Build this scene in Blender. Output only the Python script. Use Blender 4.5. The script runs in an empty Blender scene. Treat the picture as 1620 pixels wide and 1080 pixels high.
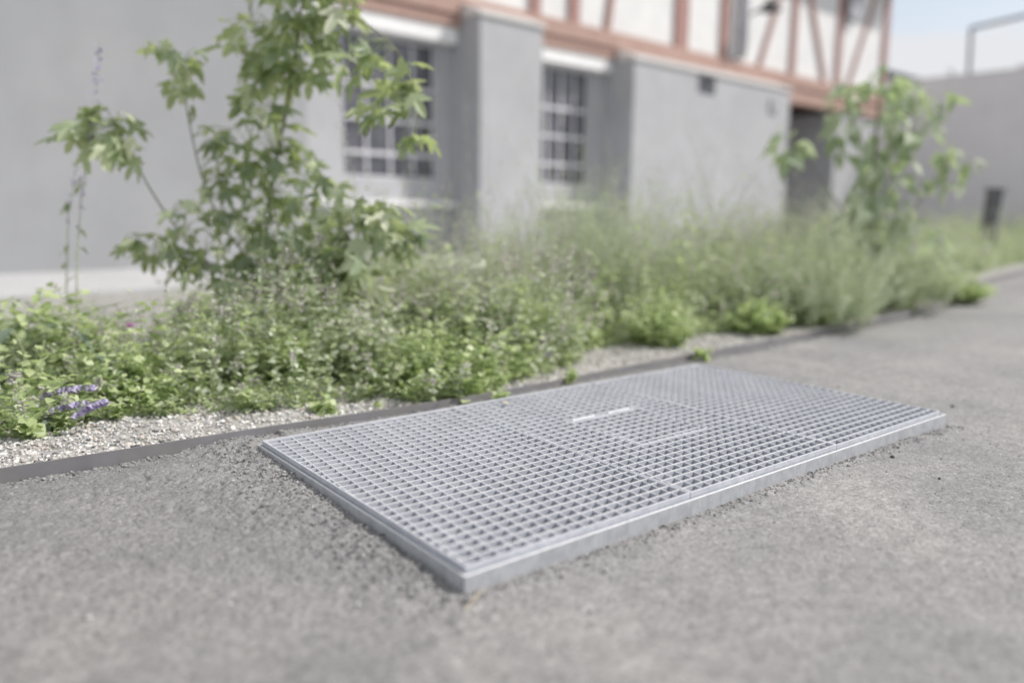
import bpy, math, numpy as np
from mathutils import Matrix, Vector
R8 = math.radians
rng = np.random.default_rng(7)
S = bpy.context.scene
COL = S.collection

# ------------------------------------------------------------------ camera
CAM = np.array([-0.684, -0.982, 0.585])
F = 1253.17                                    # focal length in pixels of a 1620 px wide frame
RW = np.array([[0.7851156663953507, -0.09549494985710319, 0.6119428935222418],
               [-0.6192825225701476, -0.1355349188306113, 0.7733818222693978],
               [0.009085572064495243, -0.9861597235384181, -0.1655489415577518]])
cd = bpy.data.cameras.new('camera'); cam = bpy.data.objects.new('camera', cd); COL.objects.link(cam)
m = Matrix.Identity(4)
for i in range(3):
    m[i][0] = RW[i, 0]; m[i][1] = -RW[i, 1]; m[i][2] = -RW[i, 2]; m[i][3] = CAM[i]
cam.matrix_world = m
cd.sensor_width = 36; cd.lens = F / 1620 * 36; cd.clip_start = 0.02; cd.clip_end = 800
cd.dof.use_dof = True; cd.dof.focus_distance = 1.86; cd.dof.aperture_fstop = 0.86
S.camera = cam

# ------------------------------------------------------------------ sky and sun
SUN_DIR = np.array([0.80, -0.50, 0.95]); SUN_DIR /= np.linalg.norm(SUN_DIR)
elev = math.asin(SUN_DIR[2]); azi = math.atan2(SUN_DIR[0], SUN_DIR[1])
w = bpy.data.worlds.new('World'); S.world = w; w.use_nodes = True
nt = w.node_tree; nt.nodes.clear(); N = nt.nodes.new; LK = nt.links.new
out = N('ShaderNodeOutputWorld'); bg = N('ShaderNodeBackground'); LK(bg.outputs[0], out.inputs[0])
sky = N('ShaderNodeTexSky'); sky.sky_type = 'NISHITA'; sky.sun_disc = False
sky.sun_elevation = elev; sky.sun_rotation = azi; sky.air_density = 1.0; sky.dust_density = 1.5; sky.ozone_density = 1.0
tc = N('ShaderNodeTexCoord'); mp = N('ShaderNodeMapping'); mp.inputs['Scale'].default_value = (1.6, 1.6, 5.0)
mp.inputs['Location'].default_value = (0.3, 0.0, 0.55)
no = N('ShaderNodeTexNoise'); no.inputs['Scale'].default_value = 3.2; no.inputs['Detail'].default_value = 7; no.inputs['Roughness'].default_value = 0.55
LK(tc.outputs['Generated'], mp.inputs[0]); LK(mp.outputs[0], no.inputs['Vector'])
sx = N('ShaderNodeSeparateXYZ'); LK(tc.outputs['Generated'], sx.inputs[0])
hr = N('ShaderNodeMapRange'); hr.inputs[1].default_value = 0.14; hr.inputs[2].default_value = 0.23; hr.inputs[3].default_value = 0.34; hr.inputs[4].default_value = -0.10
LK(sx.outputs[2], hr.inputs[0])
h2 = N('ShaderNodeMapRange'); h2.inputs[1].default_value = 0.30; h2.inputs[2].default_value = 0.55; h2.inputs[3].default_value = 0.0; h2.inputs[4].default_value = 0.46  # more cloud high overhead, out of view, added to fill the shadows
LK(sx.outputs[2], h2.inputs[0]); a0 = N('ShaderNodeMath'); a0.operation = 'ADD'; LK(hr.outputs[0], a0.inputs[0]); LK(h2.outputs[0], a0.inputs[1])
ad = N('ShaderNodeMath'); ad.operation = 'ADD'; LK(no.outputs[0], ad.inputs[0]); LK(a0.outputs[0], ad.inputs[1])
cr = N('ShaderNodeMapRange'); cr.inputs[1].default_value = 0.52; cr.inputs[2].default_value = 0.64; cr.inputs[3].default_value = 0.30; LK(ad.outputs[0], cr.inputs[0])
mx = N('ShaderNodeMix'); mx.data_type = 'RGBA'; LK(cr.outputs[0], mx.inputs[0]); hs = N('ShaderNodeHueSaturation'); hs.inputs['Saturation'].default_value = .6; hs.inputs['Value'].default_value = .50; LK(sky.outputs[0], hs.inputs['Color']); LK(hs.outputs[0], mx.inputs[6])
mx.inputs[7].default_value = (2.62, 2.66, 2.76, 1)
LK(mx.outputs[2], bg.inputs[0]); bg.inputs[1].default_value = 0.15
sd = bpy.data.lights.new('sun', 'SUN'); so = bpy.data.objects.new('sun', sd); COL.objects.link(so)
sd.energy = 2.15; sd.angle = R8(0.55); sd.color = (1.0, 0.945, 0.90)
so.rotation_euler = Vector(SUN_DIR).to_track_quat('Z', 'Y').to_euler()
S.view_settings.view_transform = 'Standard'; S.view_settings.look = 'None'
S.view_settings.exposure = 1.03; S.view_settings.gamma = 1.0
S.cycles.max_bounces = 8; S.cycles.transparent_max_bounces = 8

# ------------------------------------------------------------------ helpers
def at(px, py, Z):
    """point of the yard seen at photo pixel px,py at Z metres in front of the lens"""
    return CAM + RW @ np.array([(px - 810) / F, (py - 540) / F, 1.0]) * Z
def ground(px, py, z=-0.02):
    r = RW @ np.array([(px - 810) / F, (py - 540) / F, 1.0])
    return CAM + r * (z - CAM[2]) / r[2]

def hash2(ix, iy, s):
    h = (ix.astype(np.int64) * 374761393 + iy.astype(np.int64) * 668265263 + s * 974634777) & 0xffffffff
    h = ((h ^ (h >> 13)) * 1274126177) & 0xffffffff
    return ((h ^ (h >> 16)) & 0xffff) / 65535.0
def vnoise(x, y, s=0):
    ix = np.floor(x); iy = np.floor(y); fx = x - ix; fy = y - iy
    fx = fx * fx * (3 - 2 * fx); fy = fy * fy * (3 - 2 * fy)
    a = hash2(ix, iy, s); b = hash2(ix + 1, iy, s); c = hash2(ix, iy + 1, s); d = hash2(ix + 1, iy + 1, s)
    return a + (b - a) * fx + (c - a) * fy + (a - b - c + d) * fx * fy

class Acc:
    """collects vertices and faces and links them as ONE mesh object"""
    def __init__(s): s.v = []; s.f = []; s.n = 0
    def add(s, v, f, mi=0):
        v = np.asarray(v, float).reshape(-1, 3); f = np.asarray(f, int)
        s.v.append(v); s.f.append((f + s.n, mi)); s.n += len(v)
    def inst(s, tv, tf, M, T, mi=0):
        """template verts/faces copied n times with 3x3 matrices M and offsets T"""
        tv = np.asarray(tv, float); n = len(T); k = len(tv)
        if n == 0: return
        V = np.einsum('nij,kj->nki', M, tv) + np.asarray(T)[:, None, :]
        if isinstance(tf, np.ndarray): tf = [tf]
        base = s.n; s.v.append(V.reshape(-1, 3)); s.n += n * k
        for f in tf:
            f = np.asarray(f, int)
            FF = f[None, :, :] + (np.arange(n) * k)[:, None, None] + base
            s.f.append((FF.reshape(-1, f.shape[1]), mi))
    def box(s, lo, hi, mi=0):
        (x0, y0, z0), (x1, y1, z1) = lo, hi
        v = [(x0, y0, z0), (x1, y0, z0), (x1, y1, z0), (x0, y1, z0), (x0, y0, z1), (x1, y0, z1), (x1, y1, z1), (x0, y1, z1)]
        s.add(v, [(0, 3, 2, 1), (4, 5, 6, 7), (0, 1, 5, 4), (1, 2, 6, 5), (2, 3, 7, 6), (3, 0, 4, 7)], mi)
    def beam(s, a, b, w, d, up=(0, -1, 0), mi=0):
        """box from a to b, w across, d along up"""
        a = np.array(a, float); b = np.array(b, float); t = b - a; t /= np.linalg.norm(t)
        up = np.array(up, float); up -= t * np.dot(up, t); up /= np.linalg.norm(up); r = np.cross(t, up)
        v = [p + r * sx_ * w / 2 + up * sy_ * d / 2 for p in (a, b) for sx_, sy_ in ((-1, -1), (1, -1), (1, 1), (-1, 1))]
        s.add(v, [(0, 3, 2, 1), (4, 5, 6, 7), (0, 1, 5, 4), (1, 2, 6, 5), (2, 3, 7, 6), (3, 0, 4, 7)], mi)
    def tube(s, pts, r, seg=6, mi=0):
        pts = np.asarray(pts, float); r = np.broadcast_to(np.asarray(r, float), (len(pts),))
        T = np.gradient(pts, axis=0); T /= np.linalg.norm(T, axis=1)[:, None] + 1e-12
        a = np.cross(T, [0.31, 0.2, 0.93]); a /= np.linalg.norm(a, axis=1)[:, None] + 1e-12; b = np.cross(T, a)
        th = np.arange(seg) * 2 * np.pi / seg
        V = pts[:, None] + (a[:, None] * np.cos(th)[None, :, None] + b[:, None] * np.sin(th)[None, :, None]) * r[:, None, None]
        n = len(pts); i = np.arange(n - 1)[:, None] * seg; j = np.arange(seg)[None]; k = (j + 1) % seg
        f = np.stack([i + j, i + k, i + seg + k, i + seg + j], -1).reshape(-1, 4)
        s.add(V.reshape(-1, 3), f, mi)
        c = s.n; s.v.append(pts[[0, -1]]); s.n += 2
        b0 = c - n * seg; jj = np.arange(seg); kk = (jj + 1) % seg
        s.f.append((np.stack([b0 + kk, b0 + jj, np.full(seg, c)], -1), mi))
        e = b0 + (n - 1) * seg
        s.f.append((np.stack([e + jj, e + kk, np.full(seg, c + 1)], -1), mi))
    def build(s, name, mats, parent=None, smooth=False):
        V = np.concatenate(s.v); me = bpy.data.meshes.new(name)
        me.vertices.add(len(V)); me.vertices.foreach_set('co', V.astype(np.float32).ravel())
        tot = np.concatenate([np.full(len(f), f.shape[1]) for f, _ in s.f]); mi = np.concatenate([np.full(len(f), k) for f, k in s.f])
        lv = np.concatenate([f.ravel() for f, _ in s.f]); st = np.concatenate([[0], np.cumsum(tot)[:-1]])
        me.loops.add(len(lv)); me.loops.foreach_set('vertex_index', lv.astype(np.int32))
        me.polygons.add(len(tot)); me.polygons.foreach_set('loop_start', st.astype(np.int32)); me.polygons.foreach_set('loop_total', tot.astype(np.int32))
        me.polygons.foreach_set('material_index', mi.astype(np.int32))
        me.polygons.foreach_set('use_smooth', np.full(len(tot), smooth))
        me.update(calc_edges=True); me.validate()
        for mm in (mats if isinstance(mats, (list, tuple)) else [mats]): me.materials.append(mm)
        o = bpy.data.objects.new(name, me); COL.objects.link(o)
        if parent is not None: o.parent = parent
        return o
def tag(o, label=None, cat=None, group=None, kind=None):
    if label: o['label'] = label
    if cat: o['category'] = cat
    if group: o['group'] = group
    if kind: o['kind'] = kind
    return o
def empty(name, loc=(0, 0, 0), rz=0):
    o = bpy.data.objects.new(name, None); o.empty_display_size = .1; COL.objects.link(o)
    o.location = tuple(float(c) for c in loc); o.rotation_euler = (0, 0, rz); return o
def bevel(o, w=.002, seg=2):
    b = o.modifiers.new('bevel', 'BEVEL'); b.width = w; b.segments = seg; b.limit_method = 'ANGLE'; return o

# ------------------------------------------------------------------ materials
def mat(name):
    m_ = bpy.data.materials.new(name); m_.use_nodes = True; t = m_.node_tree; t.nodes.clear()
    o = t.nodes.new('ShaderNodeOutputMaterial'); return m_, t, o
def ramp(t, stops):
    r = t.nodes.new('ShaderNodeValToRGB'); e = r.color_ramp.elements
    while len(e) < len(stops): e.new(0.5)
    for k, (p, c) in enumerate(stops): e[k].position = p; e[k].color = (*c, 1)
    return r
def noise(t, scale, detail=5, rough=.55, stretch=None, obj=True):
    c = t.nodes.new('ShaderNodeTexCoord'); n = t.nodes.new('ShaderNodeTexNoise')
    n.inputs['Scale'].default_value = scale; n.inputs['Detail'].default_value = detail; n.inputs['Roughness'].default_value = rough
    if stretch:
        mm = t.nodes.new('ShaderNodeMapping'); mm.inputs['Scale'].default_value = stretch
        t.links.new(c.outputs['Object'], mm.inputs[0]); t.links.new(mm.outputs[0], n.inputs['Vector'])
    else: t.links.new(c.outputs['Object'], n.inputs['Vector'])
    return n
def mixc(t, fac, a, b, mode='MIX'):
    m_ = t.nodes.new('ShaderNodeMix'); m_.data_type = 'RGBA'; m_.blend_type = mode
    for sock, val in ((0, fac), (6, a), (7, b)):
        if hasattr(val, 'default_value') or hasattr(val, 'links'): t.links.new(val, m_.inputs[sock])
        else: m_.inputs[sock].default_value = val if sock == 0 else (*val, 1)
    return m_.outputs[2]
def surface(name, c0, c1, scale=4, detail=6, rough=.8, metal=0, c2=None, scale2=60, amt2=.3, bump=.0, bscale=80, bdist=.002, stretch=None, spec=.4):
    m_, t, o = mat(name); p = t.nodes.new('ShaderNodeBsdfPrincipled')
    n = noise(t, scale, detail, stretch=stretch); r = ramp(t, [(.3, c0), (.7, c1)]); t.links.new(n.outputs[0], r.inputs[0]); col = r.outputs[0]
    if c2:
        n2 = noise(t, scale2, 4); r2 = ramp(t, [(.45, (0, 0, 0)), (.62, (1, 1, 1))]); t.links.new(n2.outputs[0], r2.inputs[0])
        mu = t.nodes.new('ShaderNodeMath'); mu.operation = 'MULTIPLY'; mu.inputs[1].default_value = amt2; t.links.new(r2.outputs[0], mu.inputs[0])
        col = mixc(t, mu.outputs[0], col, c2)
    t.links.new(col, p.inputs['Base Color']); p.inputs['Roughness'].default_value = rough; p.inputs['Metallic'].default_value = metal
    p.inputs['Specular IOR Level'].default_value = spec
    if bump:
        nb = noise(t, bscale, 5, .6); b = t.nodes.new('ShaderNodeBump'); b.inputs['Strength'].default_value = bump; b.inputs['Distance'].default_value = bdist
        t.links.new(nb.outputs[0], b.inputs['Height']); t.links.new(b.outputs[0], p.inputs['Normal'])
    t.links.new(p.outputs[0], o.inputs[0]); return m_
def leafmat(name, stops, trans=.48, tint=(.62, .78, .26), gloss=.08, rough=.6):
    """leaf colour differs from leaf to leaf; part of the light passes through"""
    m_, t, o = mat(name); g = t.nodes.new('ShaderNodeNewGeometry')
    r = ramp(t, stops); t.links.new(g.outputs['Random Per Island'], r.inputs[0])
    # the underside of a leaf is paler
    col = mixc(t, g.outputs['Backfacing'], r.outputs[0], mixc(t, .35, r.outputs[0], (.33, .40, .30)))
    d = t.nodes.new('ShaderNodeBsdfDiffuse'); tr = t.nodes.new('ShaderNodeBsdfTranslucent'); gl = t.nodes.new('ShaderNodeBsdfGlossy')
    t.links.new(col, d.inputs[0]); t.links.new(mixc(t, .5, col, tint), tr.inputs[0]); gl.inputs['Roughness'].default_value = rough
    a = t.nodes.new('ShaderNodeMixShader'); a.inputs[0].default_value = trans; t.links.new(d.outputs[0], a.inputs[1]); t.links.new(tr.outputs[0], a.inputs[2])
    b = t.nodes.new('ShaderNodeMixShader'); b.inputs[0].default_value = gloss; t.links.new(a.outputs[0], b.inputs[1]); t.links.new(gl.outputs[0], b.inputs[2])
    t.links.new(b.outputs[0], o.inputs[0]); return m_
def islandmat(name, stops, rough=.85):
    m_, t, o = mat(name); g = t.nodes.new('ShaderNodeNewGeometry'); r = ramp(t, stops); r.color_ramp.interpolation = 'CONSTANT'
    t.links.new(g.outputs['Random Per Island'], r.inputs[0]); p = t.nodes.new('ShaderNodeBsdfPrincipled'); p.inputs['Roughness'].default_value = rough
    n = noise(t, 300, 3); col = mixc(t, .35, r.outputs[0], n.outputs[1], 'SOFT_LIGHT'); t.links.new(col, p.inputs['Base Color'])
    t.links.new(p.outputs[0], o.inputs[0]); return m_

def asphalt_material():
    m_, t, o = mat('asphalt'); p = t.nodes.new('ShaderNodeBsdfPrincipled')
    c = t.nodes.new('ShaderNodeTexCoord')
    v = t.nodes.new('ShaderNodeTexVoronoi'); v.inputs['Scale'].default_value = 170; t.links.new(c.outputs['Object'], v.inputs['Vector'])
    sp = t.nodes.new('ShaderNodeSeparateColor'); t.links.new(v.outputs['Color'], sp.inputs[0])
    r = ramp(t, [(0, (.19, .187, .189)), (.25, (.254, .251, .252)), (.8, (.287, .283, .283)), (1, (.36, .355, .353))]); t.links.new(sp.outputs[0], r.inputs[0])
    big = noise(t, 1.6, 6, .6); rb = ramp(t, [(.30, (.78, .78, .80)), (.68, (1.13, 1.125, 1.10))]); t.links.new(big.outputs[0], rb.inputs[0])
    col = mixc(t, 1.0, r.outputs[0], rb.outputs[0], 'MULTIPLY')
    md = noise(t, 28, 5, .65); rm = ramp(t, [(.3, (.80, .80, .80)), (.65, (1.08, 1.08, 1.08))]); t.links.new(md.outputs[0], rm.inputs[0])
    col = mixc(t, 1.0, col, rm.outputs[0], 'MULTIPLY')
    # pale dust in patches, darker bitumen on the left near the grating
    sep = t.nodes.new('ShaderNodeSeparateXYZ'); t.links.new(c.outputs['Object'], sep.inputs[0])
    mr = t.nodes.new('ShaderNodeMapRange'); mr.inputs[1].default_value = -.35; mr.inputs[2].default_value = .25; mr.inputs[3].default_value = .88; mr.inputs[4].default_value = 1.0
    wob = noise(t, 2.5, 4); ws = t.nodes.new('ShaderNodeMath'); ws.operation = 'MULTIPLY_ADD'; ws.inputs[1].default_value = .9; ws.inputs[2].default_value = -.45
    t.links.new(wob.outputs[0], ws.inputs[0]); wa = t.nodes.new('ShaderNodeMath'); wa.operation = 'ADD'; t.links.new(ws.outputs[0], wa.inputs[0]); t.links.new(sep.outputs[0], wa.inputs[1])
    t.links.new(wa.outputs[0], mr.inputs[0])
    cmb = t.nodes.new('ShaderNodeCombineColor')
    for k in range(3): t.links.new(mr.outputs[0], cmb.inputs[k])
    col = mixc(t, 1.0, col, cmb.outputs[0], 'MULTIPLY')
    t.links.new(col, p.inputs['Base Color']); p.inputs['Roughness'].default_value = .82; p.inputs['Specular IOR Level'].default_value = .35
    nb = noise(t, 130, 6, .7); b = t.nodes.new('ShaderNodeBump'); b.inputs['Strength'].default_value = .7; b.inputs['Distance'].default_value = .004
    b2 = t.nodes.new('ShaderNodeBump'); b2.inputs['Strength'].default_value = .45; b2.inputs['Distance'].default_value = .003; b2.invert = True
    t.links.new(v.outputs['Distance'], b2.inputs['Height']); t.links.new(nb.outputs[0], b.inputs['Height']); t.links.new(b2.outputs[0], b.inputs['Normal'])
    t.links.new(b.outputs[0], p.inputs['Normal']); t.links.new(p.outputs[0], o.inputs[0]); return m_
M_ASPH = asphalt_material()
M_GALV = surface('galvanised_steel', (.44, .46, .505), (.58, .60, .645), 9, 7, .5, .10, c2=(.38, .40, .445), scale2=55, amt2=.5, bump=.15, bscale=200, bdist=.0006)
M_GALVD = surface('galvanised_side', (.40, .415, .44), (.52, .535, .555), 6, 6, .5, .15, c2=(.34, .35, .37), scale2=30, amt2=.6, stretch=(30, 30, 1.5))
M_WORN_LIT = surface('worn_lit_steel_top', (.66, .67, .69), (.80, .80, .81), 25, 6, .4, .2, c2=(.55, .56, .58), scale2=70, amt2=.5)  # polish from feet, with the brightness of skylit tops put into the colour
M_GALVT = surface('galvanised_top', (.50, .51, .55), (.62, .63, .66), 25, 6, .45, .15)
M_BRIGHT = surface('bright_steel', (.38, .38, .39), (.48, .48, .49), 40, 3, .35, .3)
M_EDGE = surface('weathered_steel', (.19, .187, .195), (.25, .246, .255), 9, 6, .6, .1, c2=(.36, .24, .12), scale2=5, amt2=.06, bump=.2, bscale=90)
M_BED = surface('gravel_fines', (.28, .275, .26), (.46, .45, .43), 120, 6, .95, c2=(.14, .14, .12), scale2=60, amt2=.6, bump=.6, bscale=110, bdist=.006)
M_STONE = islandmat('gravel_stones', [(0, (.30, .30, .31)), (.15, (.45, .44, .42)), (.35, (.55, .54, .52)), (.55, (.42, .38, .34)), (.66, (.62, .61, .59)), (.85, (.50, .45, .40)), (.93, (.75, .74, .72))])
M_GRIT = islandmat('asphalt_grit', [(0, (.13, .13, .13)), (.15, (.20, .199, .197)), (.45, (.25, .249, .245)), (.75, (.29, .288, .283)), (.97, (.45, .445, .44))])
M_PEB = surface('pale_pebble', (.50, .49, .48), (.62, .61, .59), 60, 4, .7)
M_DARKP = surface('tar_lump', (.05, .05, .05), (.09, .09, .09), 60, 4, .8)
M_STRAW = surface('dry_straw', (.42, .36, .26), (.52, .45, .33), 60, 4, .8)
M_CONC = surface('apron_concrete', (.42, .425, .43), (.50, .50, .505), 2.5, 7, .9, c2=(.32, .32, .32), scale2=9, amt2=.3)
M_WALL = surface('grey_plaster', (.40, .408, .425), (.47, .478, .495), 1.1, 8, .92, c2=(.37, .375, .38), scale2=3.5, amt2=.35, bump=.25, bscale=60, bdist=.004)
M_WALLR = surface('yard_wall_plaster', (.74, .725, .74), (.80, .785, .80), .9, 8, .92, c2=(.69, .675, .69), scale2=3, amt2=.4, bump=.25, bscale=60, bdist=.004)
M_WALLD = surface('darker_grey_plaster', (.315, .325, .34), (.375, .38, .39), .7, 8, .92, c2=(.30, .305, .315), scale2=2.0, amt2=.4, bump=.25, bscale=60, bdist=.004)
M_CAP = surface('pale_render', (.58, .565, .55), (.68, .66, .65), 5, 6, .85)
M_LINTEL = surface('white_lintel', (.78, .78, .78), (.86, .86, .86), 5, 6, .8)
M_INFILL = surface('white_infill', (.70, .705, .70), (.78, .78, .775), 3, 6, .9)
M_TIMBER = surface('oxide_red_timber', (.34, .20, .18), (.44, .27, .24), 5, 7, .8, c2=(.27, .15, .13), scale2=22, amt2=.5, stretch=(6, 6, 1))
M_BAND = surface('salmon_band', (.40, .27, .225), (.46, .315, .27), 5, 7, .8, c2=(.35, .22, .185), scale2=7, amt2=.4, stretch=(1, 4, 6))
M_FRAMEW = surface('window_bar_paint', (.60, .60, .64), (.70, .70, .73), 9, 4, .6)
M_DARK = surface('dark_metal', (.05, .05, .055), (.09, .09, .095), 20, 4, .6)
M_ZINC = surface('zinc_pipe', (.36, .36, .39), (.45, .45, .48), 8, 4, .5, .2)
M_ROOF = surface('dark_roof', (.13, .13, .14), (.19, .19, .20), 6, 5, .8)
M_WOODPOST = surface('weathered_post', (.10, .10, .105), (.20, .20, .20), 20, 6, .85, c2=(.05, .05, .05), scale2=12, amt2=.6, stretch=(5, 5, 1))
M_BARK = surface('green_brown_stem', (.16, .15, .11), (.26, .25, .17), 30, 5, .8)
M_STEM = surface('green_stem', (.30, .36, .20), (.42, .47, .30), 30, 4, .7)
def glass_mat():
    m_, t, o = mat('window_glass'); p = t.nodes.new('ShaderNodeBsdfPrincipled')
    n = noise(t, 3.0, 3); r = ramp(t, [(.35, (.06, .06, .078)), (.6, (.12, .12, .14))]); t.links.new(n.outputs[0], r.inputs[0]); t.links.new(r.outputs[0], p.inputs['Base Color'])
    p.inputs['Roughness'].default_value = .12; p.inputs['Specular IOR Level'].default_value = .8; t.links.new(p.outputs[0], o.inputs[0]); return m_
M_GLASS = glass_mat()
G1, G2, G3, G4 = (.13, .17, .10), (.38, .44, .30), (.52, .57, .42), (.68, .70, .60)
M_LEAF = leafmat('herb_leaf', [(0, G1), (.3, G2), (.7, G3), (1, G4)])
M_LEAFP = leafmat('pale_herb_leaf', [(0, (.40, .44, .34)), (.5, (.58, .61, .50)), (1, (.72, .73, .66))], gloss=.08)
M_LEAFB = leafmat('bright_leaf', [(0, (.28, .36, .16)), (.5, (.47, .56, .27)), (1, (.64, .70, .42))], tint=(.62, .80, .24))
M_LEAFS = leafmat('sapling_leaf', [(0, (.13, .18, .12)), (.35, (.24, .31, .19)), (.7, (.40, .47, .30)), (.88, (.55, .60, .42)), (1, (.68, .70, .56))], trans=.45, tint=(.72, .86, .20), gloss=.08)
M_TREE = leafmat('dark_tree_leaf', [(0, (.05, .07, .05)), (1, (.10, .13, .09))], trans=.2)
M_LEAFG = leafmat('glaucous_leaf', [(0, (.24, .30, .20)), (.5, (.44, .50, .39)), (1, (.66, .68, .60))], trans=.4, tint=(.6, .78, .25), gloss=.04)
M_FEATH = leafmat('feathery_leaf', [(0, (.44, .49, .35)), (.5, (.58, .63, .49)), (1, (.72, .74, .64))], trans=.45, tint=(.55, .68, .3), gloss=.06)
M_BROAD = leafmat('broad_leaf', [(0, (.09, .135, .10)), (1, (.15, .20, .14))], trans=.2, gloss=.08)
M_PINK = leafmat('lilac_flower', [(0, (.52, .44, .48)), (.5, (.66, .56, .64)), (1, (.78, .72, .74))], trans=.3, tint=(.6, .4, .6), gloss=.03)
M_PURP = leafmat('violet_flower', [(0, (.40, .30, .60)), (.5, (.54, .44, .74)), (1, (.68, .58, .84))], trans=.3, tint=(.5, .3, .8), gloss=.05)
M_MAG = leafmat('magenta_flower', [(0, (.62, .22, .62)), (1, (.74, .34, .72))], trans=.3, tint=(.8, .3, .8), gloss=.05)
M_WHITEF = leafmat('cream_flower', [(0, (.60, .62, .50)), (1, (.78, .78, .70))], trans=.3, tint=(.8, .8, .7), gloss=.03)

# ------------------------------------------------------------------ grate geometry constants
GX, GY = 1.724, 0.901
EDGE = [(-9, 1.62), (-3.2, 1.27), (-1.5, 1.13), (-.525, 1.068), (-.269, 1.046), (.006, 1.034), (.326, 1.018), (.732, 1.002), (1.161, 1.022), (1.302, 1.038), (1.906, 1.074), (2.447, 1.106), (2.96, 1.135), (3.453, 1.185), (4.1, 1.24), (4.7, 1.30), (5.5, 1.50), (6.6, 1.90), (8.5, 2.2), (11, 2.55), (15, 3.1)]
EX = np.array([p[0] for p in EDGE]); EY = np.array([p[1] for p in EDGE])
def edge_y(x): return np.interp(x, EX, EY)

# ------------------------------------------------------------------ asphalt
def axis(lo, hi, step, far_lo, far_hi):
    core = np.arange(lo, hi, step); out_ = [core]; s_ = step; x = core[-1]; R_ = []
    while x < far_hi: s_ *= 1.16; x += s_; R_.append(x)
    s_ = step; x = core[0]; L_ = []
    while x > far_lo: s_ *= 1.16; x -= s_; L_.append(x)
    return np.concatenate([L_[::-1], core, R_])
def asph_h(X, Y):
    d = np.maximum(np.abs(X) , 0)
    h = -.030 + (vnoise(X * 1.7, Y * 1.7, 1) - .5) * .010 + (vnoise(X * 6, Y * 6, 2) - .5) * .005
    h -= .010 * np.exp(-(edge_y(X) - Y) ** 2 / .01) * (X < .1)
    # the asphalt climbs towards the far left corner of the grating
    h += .010 * np.exp(-((X + .03) ** 2 / .06 + (Y - .93) ** 2 / .05)) + .010 * np.exp(-((X - .9) ** 2 / 1.2 + (Y - 1.0) ** 2 / .006))
    h += np.exp(-(X + .01) ** 2 / .03) * (.005 + .011 * np.clip(Y / .45, 0, 1)) * (Y > -.15) - .003 * np.exp(-(X ** 2 + Y ** 2) / .01)
    # coarse open surface left of the grating, finer on the right
    rough = .35 + .9 * np.exp(-np.maximum(0, X + .02) ** 2 / .02) * np.clip((Y + .1) / .4, .25, 1)
    near = np.exp(-np.maximum(0, np.abs(X + .06)) ** 2 / .012) * ((Y > -.1) & (Y < 1.0))
    near2 = np.exp(-(Y + .03) ** 2 / .0015) * ((X > -.05) & (X < GX + .05)) * .6
    edge = np.exp(-(edge_y(X) - Y) ** 2 / .0012) * .8
    rough = rough + near * .9 + near2 + edge
    rough = rough * .72
    g = 1 - np.abs(vnoise(X * 95, Y * 95, 3) * 2 - 1); g2 = vnoise(X * 190, Y * 190, 4); g3 = vnoise(X * 40, Y * 40, 5)
    h += (g * .0030 + g2 * .0028 + g3 * .0028 - .0045) * rough
    h += near * (vnoise(X * 70, Y * 70, 8) ** 2 - .3) * .0055
    crack = np.clip(vnoise(X * 26, Y * 26, 6) * vnoise(X * 60, Y * 60, 7) - .42, 0, 1) * 4
    h -= crack * .006 * np.clip(rough - .35, 0, 1.4)
    return h
ax = axis(-.80, 2.35, .0032, -60, 70); ay = axis(-.72, 1.12, .0032, -30, 70)
X, Y = np.meshgrid(ax, ay, indexing='ij'); Hh = asph_h(X, Y)
near_m = (np.abs(X) < 4) & (np.abs(Y) < 4)
Hh = np.where(near_m, Hh, -.033)
Hh = np.where((X > .004) & (X < GX - .004) & (Y > .004) & (Y < GY - .004), -.34, Hh)
Hh = np.where(Y > edge_y(X) + .012, -.060, Hh)
nx, ny = X.shape; a_ = Acc(); ii = np.arange(nx - 1)[:, None] * ny + np.arange(ny - 1)[None]
a_.add(np.stack([X, Y, Hh], -1).reshape(-1, 3), np.stack([ii, ii + ny, ii + ny + 1, ii + 1], -1).reshape(-1, 4))
tag(a_.build('asphalt_ground', M_ASPH, smooth=True), kind='structure', label='worn grey asphalt yard surface around the steel grating')

# gravel bed and concrete apron
WO = np.array([0.0, 6.51, 0.0]); WA = R8(4.1)
WU = np.array([math.cos(WA), math.sin(WA), 0]); WV = np.array([-math.sin(WA), math.cos(WA), 0])
def wpt(u, v, z): return WO + WU * u + WV * v + np.array([0, 0, z])
bx_ = np.concatenate([np.linspace(-9, -1, 20), np.linspace(-.95, 5, 400), np.linspace(5.1, 18.8, 60)])
tt = np.concatenate([np.linspace(0, .35, 70), np.linspace(.37, 1, 40)])
BX = np.repeat(bx_[:, None], len(tt), 1)
y0 = edge_y(BX) + .004; y1 = np.maximum(4.75 + BX * .07, y0 + .5); BY = y0 + (y1 - y0) * tt[None]
BZ = -.010 + (vnoise(BX * 5, BY * 5, 11) - .5) * .016 + (vnoise(BX * 40, BY * 40, 12) - .5) * .008 + np.clip((BY - y0) / .5, 0, 1) * .012
nx, ny = BX.shape; a_ = Acc(); ii = np.arange(nx - 1)[:, None] * ny + np.arange(ny - 1)[None]
a_.add(np.stack([BX, BY, BZ], -1).reshape(-1, 3), np.stack([ii, ii + ny, ii + ny + 1, ii + 1], -1).reshape(-1, 4))
tag(a_.build('gravel_bed_ground', M_BED, smooth=True), kind='structure', label='pale gravel strip of the planting bed behind the steel edging')
a_ = Acc()
p0, p1, p2, p3 = wpt(-12, -1.85, 0), wpt(12.18, -1.85, 0), wpt(12.18, .6, 0), wpt(-12, .6, 0)
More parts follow.
